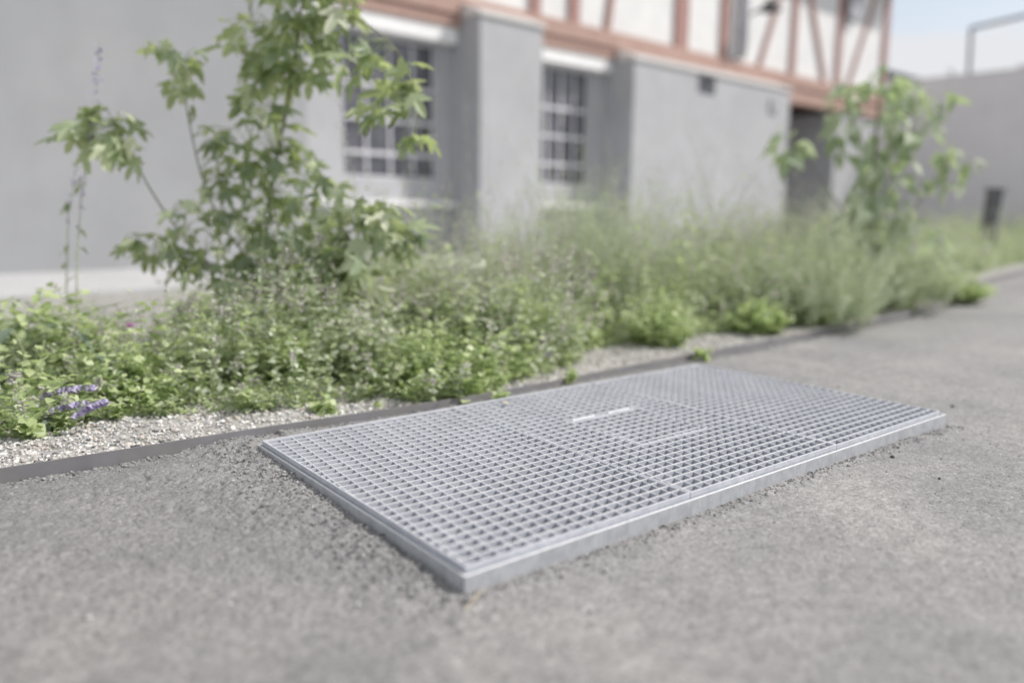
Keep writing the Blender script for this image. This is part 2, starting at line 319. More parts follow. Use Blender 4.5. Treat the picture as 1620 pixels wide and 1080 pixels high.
for zz in (.03,):
    v = [np.array([*p[:2], -.05]) for p in (p0, p1, p2, p3)] + [np.array([*p[:2], zz]) for p in (p0, p1, p2, p3)]
    a_.add(v, [(4, 5, 6, 7), (0, 1, 5, 4), (1, 2, 6, 5), (2, 3, 7, 6), (3, 0, 4, 7)])
tag(a_.build('concrete_path', M_CONC), kind='structure', label='light concrete path along the foot of the grey building')

# steel edging strip
a_ = Acc()
xs = np.concatenate([np.linspace(-9, -1, 12), np.linspace(-.9, 5, 120), np.linspace(5.2, 15, 30)])
ys = np.array([edge_y(x) for x in xs]); k_ = np.ones(7) / 7
ysm = np.convolve(np.pad(ys, 3, mode='edge'), k_, 'valid'); zt = .002 + (vnoise(xs * 1.5, xs * 0, 21) - .5) * .006
n = len(xs); prof = [(-.0025, 0), (-.0025, 1), (.0025, 1), (.0025, 0)]
V = np.array([[(xs[i], ysm[i] + dy, zt[i] if up else -.12) for dy, up in prof] for i in range(n)]).reshape(-1, 3)
i = np.arange(n - 1)[:, None] * 4; j = np.arange(3)[None]
a_.add(V, np.stack([i + j, i + 4 + j, i + 5 + j, i + 1 + j], -1).reshape(-1, 4))
tag(a_.build('steel_edging', M_EDGE), 'thin weathered steel edging strip between gravel bed and asphalt', 'edging')

# ------------------------------------------------------------------ grating
T_ = .006
a_ = Acc(); zt_, zb_ = 0.0, -.13
a_.box((0, 0, zb_), (GX, T_, zt_)); a_.box((0, GY - T_, zb_), (GX, GY, zt_))
a_.box((0, T_, zb_), (T_, GY - T_, zt_)); a_.box((GX - T_, T_, zb_), (GX, GY - T_, zt_))
a_.box((T_, T_, -.032), (GX - T_, .03, -.026)); a_.box((T_, GY - .03, -.032), (GX - T_, GY - T_, -.026))   # seat of the frame
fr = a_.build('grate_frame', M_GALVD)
fr.data.materials.append(M_WORN_LIT)  # rim top is paler: some wear, some catching light painted in
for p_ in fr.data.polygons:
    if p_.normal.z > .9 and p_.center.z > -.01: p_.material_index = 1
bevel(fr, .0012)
tag(fr, 'galvanised angle steel frame set in the asphalt round the three gratings', 'frame')
PITCH = .0328; PITCHY = .0290; SKEW = .074; PX0, PY0 = .008, .010
PL = (GX - PX0 - .020) / 3
HX0, HX1, HY0, HY1 = .745, 1.005, .303, .570     # the small hatch lies in the middle panel
def worn_lit_tops(o, worn=True):  # upward faces get paler steel than the walls: foot wear plus painted daylight
    o.data.materials.append(M_WORN_LIT if worn else M_GALVT); o.data.materials.append(M_GALVT); top_z = max(v_.co.z for v_ in o.data.vertices)
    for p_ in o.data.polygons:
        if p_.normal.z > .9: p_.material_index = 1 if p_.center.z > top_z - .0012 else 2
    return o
def grid(acc, x0, x1, y0, y1, zt, zb, xb, yb, hole=None):
    """bearing bars run along X, cross bars along Y, tops 0.5 mm apart"""
    def spans(lo, hi, c, alongx):
        if hole is None: return [(lo, hi)]
        hx0, hx1, hy0, hy1 = hole
        if alongx and hy0 < c < hy1: return [(lo, hx0), (hx1, hi)]
        if not alongx and hx0 < c < hx1: return [(lo, hy0), (hy1, hi)]
        return [(lo, hi)]
    for y in yb:
        for s0, s1 in spans(x0, x1, y, True): acc.box((s0, y - .0019, zb), (s1, y + .0019, zt))
    # cross bars run slightly askew of the edge, as cut from a larger sheet
    for x in xb:
        ya = max(y0, y0 + (x0 - x) / SKEW) if x < x0 else y0; yb_ = min(y1, y0 + (x1 - x) / SKEW)
        if yb_ <= ya: continue
        segs = [(ya, yb_)]
        if hole is not None:
            hx0, hx1, hy0, hy1 = hole; ca = y0 + (hx0 - x) / SKEW; cb = y0 + (hx1 - x) / SKEW   # where the bar enters / leaves the opening
            lo_, hi_ = max(ca, hy0), min(cb, hy1)
            if hi_ > lo_: segs = [(ya, lo_), (hi_, yb_)]
        for s0, s1 in segs:
            if s1 - s0 < .004: continue
            xa, xz = x + SKEW * (s0 - y0), x + SKEW * (s1 - y0); t_ = .0013; zt2 = zt - .0018; zb2 = zb + .004
            acc.add([(xa - t_, s0, zb2), (xa + t_, s0, zb2), (xz + t_, s1, zb2), (xz - t_, s1, zb2), (xa - t_, s0, zt2), (xa + t_, s0, zt2), (xz + t_, s1, zt2), (xz - t_, s1, zt2)],
                    [(0, 3, 2, 1), (4, 5, 6, 7), (0, 1, 5, 4), (1, 2, 6, 5), (2, 3, 7, 6), (3, 0, 4, 7)])
def band(acc, x0, x1, y0, y1, zt, zb, t=.004):
    acc.box((x0, y0, zb), (x1, y0 + t, zt)); acc.box((x0, y1 - t, zb), (x1, y1, zt))
    acc.box((x0, y0 + t, zb), (x0 + t, y1 - t, zt)); acc.box((x1 - t, y0 + t, zb), (x1, y1 - t, zt))
yb = [PY0 + .0275 + PITCHY * k for k in range(31)]; yb = [y for y in yb if y < GY - PY0 - .008]
names = ['left hand galvanised grating panel nearest the camera', 'middle galvanised grating panel that holds the small hatch', 'right hand galvanised grating panel at the far end']
for q in range(3):
    x0 = PX0 + q * PL + .0008; x1 = PX0 + (q + 1) * PL - .0008; y0_, y1_ = PY0, GY - PY0
    root = empty('grating_panel', (x0, y0_, -.025)); tag(root, names[q], 'grating', 'grating panels side by side in the frame')
    z1 = .0115 + (0, .0006, -.0004)[q] + .025; z0 = .0
    W_, D_ = x1 - x0, y1_ - y0_
    xb = [PITCH * (k + .3) for k in range(-3, 18)]; xb = [x for x in xb if x < W_ - .006]
    hole = (HX0 - x0 - .005, HX1 - x0 + .005, HY0 - y0_ - .005, HY1 - y0_ + .005) if q == 1 else None
    a_ = Acc(); grid(a_, .004, W_ - .004, .004, D_ - .004, z1 - .0006, z0, xb, [y - y0_ for y in yb], hole); worn_lit_tops(a_.build('bearing_bars', M_GALV, root))
    a_ = Acc(); band(a_, 0, W_, 0, D_, z1, z0); bevel(worn_lit_tops(a_.build('edge_band', M_GALV, root), False), .001)
    if q == 1:
        a_ = Acc(); t = .0035; hx0, hx1, hy0, hy1 = hole
        a_.box((hx0 - t, hy0 - t, z0), (hx1 + t, hy0, z1 - .0012)); a_.box((hx0 - t, hy1, z0), (hx1 + t, hy1 + t, z1 - .0012))
        a_.box((hx0 - t, hy0, z0), (hx0, hy1, z1 - .0012)); a_.box((hx1, hy0, z0), (hx1 + t, hy1, z1 - .0012)); worn_lit_tops(a_.build('opening_band', M_GALV, root), False)
hw, hd = HX1 - HX0, HY1 - HY0
root = empty('hatch_panel', (HX0, HY0, -.02)); tag(root, 'small square hatch grating with two bright hinges in the middle panel', 'hatch')
a_ = Acc(); band(a_, 0, hw, 0, hd, .031, 0, .0045); bevel(worn_lit_tops(a_.build('edge_band', M_GALV, root), False), .001)
a_ = Acc(); grid(a_, .004, hw - .004, .004, hd - .004, .0303, 0, [.01 + PITCH * k for k in range(-1, 8) if .01 + PITCH * k < hw - .008], [.022 + PITCHY * k for k in range(10) if .022 + PITCHY * k < hd - .01]); worn_lit_tops(a_.build('bearing_bars', M_GALV, root))
for hx in (.012, .150):
    a_ = Acc(); a_.box((hx, hd - .004, .029), (hx + .085, hd + .004, .0325)); a_.tube([(hx, hd, .032), (hx + .085, hd, .032)], .0024, 8)
    bevel(a_.build('hinge', M_GALVT, root), .001)

# ------------------------------------------------------------------ stones
PHI = (1 + 5 ** .5) / 2
ICO = np.array([(-1, PHI, 0), (1, PHI, 0), (-1, -PHI, 0), (1, -PHI, 0), (0, -1, PHI), (0, 1, PHI), (0, -1, -PHI), (0, 1, -PHI), (PHI, 0, -1), (PHI, 0, 1), (-PHI, 0, -1), (-PHI, 0, 1)]) / 1.902
ICF = np.array([(0, 11, 5), (0, 5, 1), (0, 1, 7), (0, 7, 10), (0, 10, 11), (1, 5, 9), (5, 11, 4), (11, 10, 2), (10, 7, 6), (7, 1, 8), (3, 9, 4), (3, 4, 2), (3, 2, 6), (3, 6, 8), (3, 8, 9), (4, 9, 5), (2, 4, 11), (6, 2, 10), (8, 6, 7), (9, 8, 1)])
def rand_rot(n):
    q = rng.normal(size=(n, 4)); q /= np.linalg.norm(q, axis=1)[:, None]; a, b, c, d = q.T
    return np.stack([np.stack([1 - 2 * (c * c + d * d), 2 * (b * c - a * d), 2 * (b * d + a * c)], -1),
                     np.stack([2 * (b * c + a * d), 1 - 2 * (b * b + d * d), 2 * (c * d - a * b)], -1),
                     np.stack([2 * (b * d - a * c), 2 * (c * d + a * b), 1 - 2 * (b * b + c * c)], -1)], -2)
def stones(acc, P, size):
    n = len(P)
    for k in range(6):
        sel = np.arange(n) % 6 == k; tv = ICO * (1 + rng.uniform(-.28, .22, (12, 1)))
        sc = rng.uniform(.55, 1.25, (sel.sum(), 3)) * size[sel][:, None] * .5
        M = rand_rot(sel.sum()) * sc[:, None, :]
        M[:, 2, :] *= .75
        acc.inst(tv, ICF, M, P[sel])
a_ = Acc()
n = 30000; x = -1.0 + rng.random(n) ** 1.25 * 6.5; u = rng.random(n) ** 1.25 * .62; y = edge_y(x) + .008 + u
sz = rng.lognormal(math.log(.0085), .33, n).clip(.004, .018)
z = -.010 + np.clip(u / .5, 0, 1) * .012 + (vnoise(x * 5, y * 5, 11) - .5) * .016 + sz * .2
stones(a_, np.stack([x, y, z], -1), sz)
tag(a_.build('gravel', M_STONE), kind='stuff', label='loose pale crushed gravel lying in the planting bed')
# loose grit on the asphalt
a_ = Acc(); pts = []; szs = []
def scat(n, xf, yf, s):
    x = xf(n); y = yf(n, x); pts.append(np.stack([x, y, asph_h(x, y)], -1)); szs.append(rng.lognormal(math.log(s), .3, n))
scat(900, lambda n: -.004 - np.abs(rng.normal(0, .055, n)), lambda n, x: rng.uniform(-.02, .99, n), .0062)
scat(700, lambda n: rng.uniform(-.02, 1.75, n), lambda n, x: -.004 - np.abs(rng.normal(0, .018, n)), .0050)
scat(2600, lambda n: rng.uniform(-.8, 4.2, n), lambda n, x: edge_y(x) - .006 - np.abs(rng.normal(0, .026, n)), .0062)
scat(900, lambda n: rng.uniform(GX, GX + .03, n) + .002, lambda n, x: rng.uniform(0, .95, n), .005)
scat(2400, lambda n: rng.uniform(-.75, 2.6, n), lambda n, x: rng.uniform(-.9, 1.0, n), .0034)
P = np.concatenate(pts); sz = np.concatenate(szs)
ok = ~((P[:, 0] > -.001) & (P[:, 0] < GX + .001) & (P[:, 1] > -.001) & (P[:, 1] < GY + .001)) & (P[:, 1] < edge_y(P[:, 0]) - .006)
P = P[ok]; sz = sz[ok].clip(.002, .012); P[:, 2] += sz * .12
stones(a_, P, sz)
tag(a_.build('asphalt_grit', M_GRIT), kind='stuff', label='loose grey grit broken from the asphalt edge')
OVB_ = (np.array([(0, 0, 0), (-.3, .3, .06), (0, .35, 0), (.3, .3, .06), (-.32, .65, .05), (0, .7, -.02), (.3, .65, .09), (0, 1, .06)]), [np.array([(0, 2, 1), (0, 3, 2), (4, 5, 7), (5, 6, 7)]), np.array([(1, 2, 5, 4), (2, 3, 6, 5)])])
# single pebbles that catch the eye
for px, py, s in [(958, 899, .0085), (575, 887, .008), (569, 872, .006), (881, 883, .007), (1157, 836, .006), (190, 826, .006), (305, 745, .005), (140, 980, .011), (365, 958, .008), (566, 957, .009), (640, 968, .007), (1130, 810, .005), (388, 725, .006)]:
    p = ground(px, py, -.03); a_ = Acc(); tv = ICO * (1 + rng.uniform(-.15, .15, (12, 1))) * np.array([s, s * .8, s * .55]) * .5
    a_.add(tv, ICF); o = a_.build('pebble', M_PEB, smooth=True)
    o.location = (p[0], p[1], float(asph_h(p[0], p[1])) + s * .28); o.rotation_euler = (0, 0, rng.uniform(0, 6))
    tag(o, 'small pale pebble lying loose on the grey asphalt', 'pebble', 'pale pebbles scattered on the asphalt')
for px, py, s in [(1412, 724, .012), (1507, 641, .011), (1326, 612, .008), (1420, 709, .008), (1486, 759, .007)]:
    p = ground(px, py, -.03); a_ = Acc(); a_.add(ICO * (1 + rng.uniform(-.25, .2, (12, 1))) * s * .5, ICF); o = a_.build('tar_lump', M_DARKP)
    o.location = (p[0], p[1], float(asph_h(p[0], p[1])) + s * .25)
    tag(o, 'small black lump of tar lying on the grey asphalt', 'tar lump', 'black lumps of tar on the asphalt')
p = ground(806, 638, .016); a_ = Acc(); a_.inst(OVB_[0], OVB_[1], np.eye(3)[None] * .022, np.zeros((1, 3))); o = a_.build('fallen_leaf', M_STRAW); o.location = tuple(p); o.rotation_euler = (.2, -.15, 1.1)
tag(o, 'small dry leaf caught on the back edge of the grating', 'leaf')
a_ = Acc(); q0, q1 = ground(762, 938, -.027), ground(735, 968, -.030)
a_.tube([q0 + (0, 0, .004), (q0 + q1) / 2 + (.003, 0, .007), q1 + (0, 0, .003)], [.0008, .0015, .001], 6)
tag(a_.build('dry_stalk', M_STRAW), 'short dry straw coloured stalk lying at the near corner of the frame', 'stalk')

# ------------------------------------------------------------------ building
bld = empty('timber_framed_building', tuple(WO), WA)
tag(bld, 'grey plastered workshop with white and red timber framed upper storey', 'building')
RV = .53; UVv = .34
def wbox(name, u0, u1, v0, v1, z0, z1, mt, parent=bld, bv=0, label=None):
    a = Acc(); a.box((u0, v0, z0), (u1, v1, z1)); o = a.build(name, mt, parent)
    if bv: bevel(o, bv)
    if label: o['label'] = label
    return o
# recessed wall with real window openings
W1 = (3.50, 4.80, .92, 2.50); W2 = (6.46, 7.54, .92, 2.50)
a_ = Acc(); zt = 2.80
def wallpiece(u0, u1, z0, z1): a_.box((u0, RV, z0), (u1, RV + .35, z1))
us = [-6, W1[0], W1[1], W2[0], W2[1], 12.1]
wallpiece(us[0], us[1], -.03, zt); wallpiece(us[2], us[3], -.03, zt); wallpiece(us[4], us[5], -.03, zt)
for w_ in (W1, W2): wallpiece(w_[0], w_[1], -.03, w_[2]); wallpiece(w_[0], w_[1], w_[3], zt)
a_.box((14.8, .40, -.03), (16.8, 1.8, 2.56)); a_.box((12.1, 1.8, -.03), (18.3, 2.1, 2.7)); a_.box((12.1, RV + .01, -.03), (12.15, 1.8, 2.7))
a_.build('wall', M_WALL, bld)
def pier(u0, u1, ztop, openings=(), mt=M_WALL):
    a = Acc(); v0, v1 = 0.0, RV + .02
    if openings:
        (a0, a1, b0, b1) = openings; a.box((u0, v0, -.03), (a0, v1, ztop)); a.box((a1, v0, -.03), (u1, v1, ztop)); a.box((a0, v0, -.03), (a1, v1, b0)); a.box((a0, v0, b1), (a1, v1, ztop))
        a.box((a0, .25, b0), (a1, v1, b1))
    else: a.box((u0, v0, -.03), (u1, v1, ztop))
    o = a.build('pier', mt, bld)
    c = Acc(); e = .03                              # sloping coping
    v = [(u0 - e, -e, ztop), (u1 + e, -e, ztop), (u1 + e, UVv - .03, ztop), (u0 - e, UVv - .03, ztop),
         (u0 - e, -e, ztop + .045), (u1 + e, -e, ztop + .045), (u1 + e, UVv - .03, ztop + .17), (u0 - e, UVv - .03, ztop + .17)]
    c.add(v, [(0, 3, 2, 1), (4, 5, 6, 7), (0, 1, 5, 4), (1, 2, 6, 5), (2, 3, 7, 6), (3, 0, 4, 7)])
    c.build('pier_coping', M_CAP, bld); return o
pier(-6.0, 2.77, 2.80, (), M_WALLD); pier(5.03, 6.05, 2.80); pier(7.86, 12.18, 2.66, (9.38, 9.86, 2.36, 2.655))
wbox('vent_opening', 9.40, 9.84, .16, .24, 2.37, 2.65, M_ZINC)
wbox('wall_plate', 11.5, 11.75, -.035, -.001, 2.25, 2.48, M_ZINC, bv=.005)
# lintels, sills, windows
for w_, (l0, l1) in ((W1, (2.80, 5.0)), (W2, (6.10, 7.83))):
    wbox('lintel', l0, l1, RV - .15, RV - .003, 2.515, 2.694, M_LINTEL, bv=.006)
    wbox('window_sill', l0, l1, RV - .13, RV - .002, .60, .66, M_LINTEL, bv=.008)
    root_ = Acc(); u0, u1, z0, z1 = w_; vf = RV + .06
    root_.box((u0, vf, z0), (u0 + .025, vf + .05, z1)); root_.box((u1 - .025, vf, z0), (u1, vf + .05, z1)); root_.box((u0 + .025, vf, z0), (u1 - .025, vf + .05, z0 + .025)); root_.box((u0 + .025, vf, z1 - .025), (u1 - .025, vf + .05, z1))
    wn = root_.build('window', M_FRAMEW, bld)
    a = Acc(); a.box((u0 + .02, vf + .022, z0 + .02), (u1 - .02, vf + .03, z1 - .02)); a.build('pane', M_GLASS, wn)
    a = Acc()
    for k in range(1, 4): uu = u0 + (u1 - u0) * k / 4; a.box((uu - .014, vf - .004, z0 + .05), (uu + .014, vf + .021, z1 - .05))
    for k, zz in enumerate((1.20, 1.58, 1.96)): a.box((u0 + .05, vf - .010, zz - .022), (u1 - .05, vf + .02, zz + .022))
    a.build('muntins', M_FRAMEW, wn)
# upper storey
UE = 16.85; ZB, ZS, ZT = 2.55, 3.06, 5.6
wbox('upper_wall', -6, UE - .05, UVv + .06, UVv + 7.0, ZS - .02, ZT, M_INFILL)
wbox('sill_beam', -6, UE, UVv - .02, UVv + .30, 2.84, ZS, M_BAND, bv=.008)
wbox('lower_beam', -6, 12.14, UVv + .012, UVv + .25, 2.70, 2.836, M_BAND, bv=.008)
wbox('lower_beam', 12.2, UE, UVv + .012, UVv + .25, ZB + .02, 2.836, M_BAND, bv=.008)
wbox('soffit_boards', 12.2, UE - .03, UVv + .26, UVv + 6.9, 2.72, 2.80, M_TIMBER)
def post(name, ua, za, ub, zb, wd):
    a = Acc(); a.beam((ua, UVv + .045, za), (ub, UVv + .045, zb), wd, .07); return a.build(name, M_TIMBER, bld)
for u_, wd in [(-4.5, .2), (-3.2, .2), (-2.0, .2), (-.7, .2), (.6, .2), (1.9, .2), (3.1, .2), (4.6, .2), (6.27, .17), (7.0, .19), (9.42, .32), (10.60, .2), (12.85, .16), (14.62, .18), (16.70, .22)]:
    post('post', u_, ZS, u_, ZT - .02, wd)
for a0, a1 in [((7.68, ZS), (8.05, ZT - .1)), ((11.72, ZS), (12.75, 5.4)), ((14.12, ZS), (12.98, 5.3)), ((15.1, ZS), (16.3, 5.4))]:
    post('brace', a0[0], a0[1], a1[0], a1[1], .10)
wbox('top_beam', -6, UE, UVv - .0, UVv + .05, ZT - .2, ZT + .005, M_TIMBER)
a_ = Acc(); e = .6
v = [(-6.5, -.35, ZT + .01), (UE + .5, -.35, ZT + .01), (UE + .5, 3.9, 8.6), (-6.5, 3.9, 8.6), (-6.5, 8.1, ZT + .01), (UE + .5, 8.1, ZT + .01)]
v2 = [(x, y, z + .14) for x, y, z in v]
a_.add(v + v2, [(0, 1, 2, 3), (3, 2, 5, 4), (6, 9, 8, 7), (9, 10, 11, 8), (0, 6, 7, 1), (4, 5, 11, 10)]); a_.add([v[0], v[3], v[4], v2[0], v2[3], v2[4], v[1], v[2], v[5], v2[1], v2[2], v2[5]], [(0, 1, 4, 3), (1, 2, 5, 4), (6, 9, 10, 7), (7, 10, 11, 8)])
a_.build('roof', M_ROOF, bld)
a_ = Acc(); a_.tube([(11.0, UVv - .06, 5.5), (11.0, UVv - .06, 3.22), (11.0, UVv - .02, 3.1)], .085, 12); a_.build('downpipe', M_ZINC, bld, smooth=True)
lp = Acc(); lp.beam((11.28, UVv, 3.85), (11.28, UVv - .35, 3.95), .03, .03, up=(0, 0, 1)); lamp = lp.build('wall_lamp', M_DARK, bld)
a_ = Acc(); th = np.linspace(0, 2 * np.pi, 13)[:-1]
ring = lambda r, z: np.stack([11.28 + r * np.cos(th), UVv - .38 + r * np.sin(th), np.full(12, z)], -1)
V = np.concatenate([ring(.03, 4.06), ring(.06, 4.02), ring(.20, 3.86), ring(.19, 3.86), ring(.05, 3.99)]); f = []
for k in range(4): f += [(k * 12 + j, k * 12 + (j + 1) % 12, (k + 1) * 12 + (j + 1) % 12, (k + 1) * 12 + j) for j in range(12)]
a_.add(V, f); a_.add(ring(.03, 4.06), [tuple(range(12))]); a_.build('lamp_shade', M_DARK, lamp)
a_ = Acc(); a_.box((14.75, UVv - .10, 4.35), (15.15, UVv + .02, 5.1)); a_.build('roof_outlet', M_ZINC, bld)

# yard wall closing the far end, pipe frame on it, shed and tree beyond
a_ = Acc(); yw = empty('yard_wall', tuple(wpt(18.3, 0, 0)), WA); tag(yw, 'tall plain grey plastered wall closing the far end of the yard', 'wall')
a_.box((0, -14, -.04), (.3, 2.1, 3.55)); a_.build('wall_body', M_WALLR, yw)
a_ = Acc(); a_.box((-.02, -14, 3.552), (.32, -1.75, 3.64)); a_.box((-.02, -1.745, 3.552), (.32, 2.1, 3.575)); a_.build('coping', M_WALLR, yw)
pf = empty('pipe_frame', tuple(wpt(18.45, -.75, 3.57)), WA); tag(pf, 'thin grey steel pipe frame standing on top of the yard wall', 'pipe frame')
a_ = Acc(); a_.tube([(0, 0, .0), (0, .02, .55), (0, .04, .98)], .04, 8); a_.build('upright', M_ROOF, pf, True)
a_ = Acc(); a_.tube([(0, .06, .98), (0, -1.2, 1.10), (0, -3.6, 1.32)], .04, 8); a_.build('rail', M_ROOF, pf, True)
a_ = Acc(); a_.tube([(0, -3.55, .02), (0, -3.55, 1.31)], .055, 8); a_.build('upright', M_ROOF, pf, True)
a_ = Acc(); a_.tube([(-.0, .35, 0), (0, .32, .12), (0, .42, .14)], .03, 6); o = a_.build('bracket', M_ZINC); o.matrix_world = Matrix.Translation(Vector(wpt(18.4, -.75, 3.57))) @ Matrix.Rotation(WA, 4, 'Z')
tag(o, 'short bent pipe stub on the wall top left of the pipe frame', 'pipe stub')
sh = empty('shed', tuple(wpt(21, 0, 0)), WA); tag(sh, 'low grey shed with a dark pitched roof rising behind the yard wall', 'shed')
a_ = Acc(); a_.box((0, 1.2, 0), (6, 9, 3.7)); a_.add([(0, 1.2, 3.7), (0, 9, 3.7), (0, 5.1, 5.1), (.3, 1.2, 3.7), (.3, 9, 3.7), (.3, 5.1, 5.1)], [(0, 2, 1), (3, 4, 5)]); a_.add([(0, 1.2, 3.7), (0, 9, 3.7), (0, 5.1, 5.1), (.3, 1.2, 3.7), (.3, 9, 3.7), (.3, 5.1, 5.1)], [(0, 3, 5, 2), (1, 2, 5, 4)]); a_.build('wall', M_WALLR, sh)
a_ = Acc(); a_.add([(-.3, .7, 3.55), (-.3, 5.1, 5.15), (-.3, 9.5, 3.55), (6.2, .7, 3.55), (6.2, 5.1, 5.15), (6.2, 9.5, 3.55), (-.3, .7, 3.80), (-.3, 5.1, 5.40), (-.3, 9.5, 3.80), (6.2, .7, 3.80), (6.2, 5.1, 5.40), (6.2, 9.5, 3.80)],
                  [(0, 1, 4, 3), (1, 2, 5, 4), (6, 9, 10, 7), (7, 10, 11, 8), (0, 6, 7, 1), (1, 7, 8, 2), (3, 4, 10, 9), (4, 5, 11, 10), (0, 3, 9, 6), (2, 8, 11, 5)]); a_.build('roof', M_ROOF, sh)
# post leaning in the bed
pb = at(1558, 392, 10.0); pt = at(1574, 303, 10.0); pb[2] = -.01
po = empty('wooden_post', tuple(pb)); tag(po, 'short dark weathered post leaning in the bed before the yard wall', 'post')
d = pt - pb; a_ = Acc(); a_.beam((0, 0, -.1), d, .19, .15, up=(.6, -.8, 0)); bevel(a_.build('shaft', M_WOODPOST, po), .01)
a_ = Acc(); a_.box((d[0] - .09, d[1] - .09, d[2]), (d[0] + .13, d[1] + .09, d[2] + .04)); bevel(a_.build('cap', M_DARK, po), .008)
a_ = Acc(); a_.beam(d * .35 + (-.01, -.085, 0), d * .72 + (-.01, -.085, 0), .10, .02, up=(.6, -.8, 0)); a_.build('notice_plate', M_ZINC, po)

# ------------------------------------------------------------------ leaf templates (x across, y along, z up; unit length)
def ovate(w=.32, fold=.10, droop=.25, rows=4):
    V = []; yy = np.linspace(0, 1, rows + 1)
    for y in yy:
        ww = w * (math.sin(math.pi * min(1, y * .93 + .07) ** .85)) if 0 < y < 1 else .02
        z = -droop * y * y
        V += [(-ww, y, z + fold * ww / w), (0, y, z), (ww, y, z + fold * ww / w)]
    Fc = []
    for k in range(rows): b = 3 * k; Fc += [(b, b + 1, b + 4, b + 3), (b + 1, b + 2, b + 5, b + 4)]
    return np.array(V, float), np.array(Fc)
def lobed(lobes=((-118, .42), (-58, .72), (0, 1.0), (58, .72), (118, .42)), notch=.38, droop=.35):
    """palmate leaf: pointed lobes round a centre near the stalk"""
    pts = []; L = list(lobes)
    pts.append((0, -.02))
    for k, (an, r) in enumerate(L):
        for da, rr in ((-17, .62), (-8, .86), (0, 1), (8, .86), (17, .62)):
            a = math.radians(an + da); pts.append((math.sin(a) * r * rr * .8, .25 + math.cos(a) * r * rr * .75))
        if k < len(L) - 1:
            a = math.radians((an + L[k + 1][0]) / 2); pts.append((math.sin(a) * notch * .8, .25 + math.cos(a) * notch * .75))
    P = np.array(pts); c = np.array([[0, .27]]); P = np.concatenate([c, P])
    r2 = P[:, 0] ** 2 + (P[:, 1] - .2) ** 2; z = -droop * r2 + .10 * np.abs(P[:, 0])
    V = np.column_stack([P, z]); n = len(P) - 1
    return V, np.array([(0, 1 + (k + 1) % n, 1 + k) for k in range(n)])
OV = ovate(); OVN = ovate(.20, .05, .45, 5); OVB = ovate(.42, .08, .2); LOB = lobed()
NEED = (np.array([(-.06, 0, 0), (.06, 0, 0), (.085, .5, .02), (-.085, .5, .02), (0, 1, -.05)]), [np.array([(0, 1, 2, 3)]), np.array([(3, 2, 4)])])
PET = (np.array([(-.5, 0, 0), (.5, 0, 0), (.35, .8, .2), (-.35, .8, .2), (0, 0, .5), (0, .9, -.3)]), [np.array([(0, 1, 2, 3)]), np.array([(4, 5, 2)])])
def frames(d, up, roll=None):
    """3x3 matrices whose y column is d and z column is near up"""
    d = d / (np.linalg.norm(d, axis=1)[:, None] + 1e-9); x = np.cross(d, up); x /= np.linalg.norm(x, axis=1)[:, None] + 1e-9; z = np.cross(x, d)
    if roll is not None:
        c, s = np.cos(roll)[:, None], np.sin(roll)[:, None]; x, z = x * c + z * s, z * c - x * s
    return np.stack([x, d, z], -1)
UPV = np.array([0, 0, 1.0])
def stems_with_leaves(leaf, stem, flo, base, h, lean, nodes, ls, tmpl, flower_p=0., spread=.6, taper=.5, r=.0012, fsz=.004, lo=.08, fn=14, ftop=.2):
    """base n x 3, h heights, lean n x 2 horizontal offset of the tip; pairs of leaves on each stem"""
    n = len(base); t = np.linspace(0, 1, 4)
    C = base[:, None, :] + np.concatenate([lean[:, None, :] * (t ** 1.7)[None, :, None], (h[:, None] * (t - .08 * t * t)[None])[:, :, None]], -1)
    if stem is not None:
        acc, mi = stem; th = np.array([0, 2.1, 4.2]); ring = np.stack([np.cos(th), np.sin(th), th * 0], -1)
        rad = (r * (1 - .6 * t))[None, :, None, None]
        V = C[:, :, None, :] + ring[None, None] * rad; base_i = np.arange(n)[:, None, None] * 12 + np.arange(3)[None, :, None] * 3; j = np.arange(3)[None, None]; k = (j + 1) % 3
        acc.add(V.reshape(-1, 3), np.stack([base_i + j, base_i + k, base_i + 3 + k, base_i + 3 + j], -1).reshape(-1, 4), mi)
    acc, mi = leaf
    tk = np.linspace(lo, 1, nodes)[None] + rng.uniform(-.5, .5, (n, nodes)) / nodes; tk = tk.clip(.02, 1)
    P = base[:, None] + np.concatenate([lean[:, None, :] * (tk ** 1.7)[..., None], (h[:, None] * (tk - .08 * tk * tk))[..., None]], -1)
    az0 = rng.uniform(0, 6.28, (n, 1)) + np.arange(nodes)[None] * 1.62
    for side in (0, math.pi):
        az = az0 + side + rng.normal(0, .35, az0.shape); tilt = rng.normal(spread * .5, .35, az.shape)
        d = np.stack([np.cos(az) * np.cos(tilt), np.sin(az) * np.cos(tilt), np.sin(tilt)], -1).reshape(-1, 3)
        s_ = (ls * (1 - taper * tk) * rng.uniform(.65, 1.25, tk.shape)).reshape(-1)
        M = frames(d, UPV, rng.normal(0, .5, len(d))) * s_[:, None, None]
        acc.inst(tmpl[0], tmpl[1], M, P.reshape(-1, 3), mi)
    if flo is not None and flower_p > 0:
        acc, mi = flo; sel = np.where(rng.random(n) < flower_p)[0]
        if len(sel):
            tt_ = 1 - rng.random((len(sel), fn)) * ftop
            Q = base[sel][:, None] + np.concatenate([lean[sel][:, None, :] * (tt_ ** 1.7)[..., None], (h[sel][:, None] * (tt_ - .08 * tt_ * tt_))[..., None]], -1)
            Q = Q.reshape(-1, 3) + rng.normal(0, fsz * .9, (len(sel) * fn, 3))
            acc.inst(PET[0], PET[1], rand_rot(len(Q)) * (fsz * rng.uniform(.6, 1.3, len(Q)))[:, None, None], Q, mi)

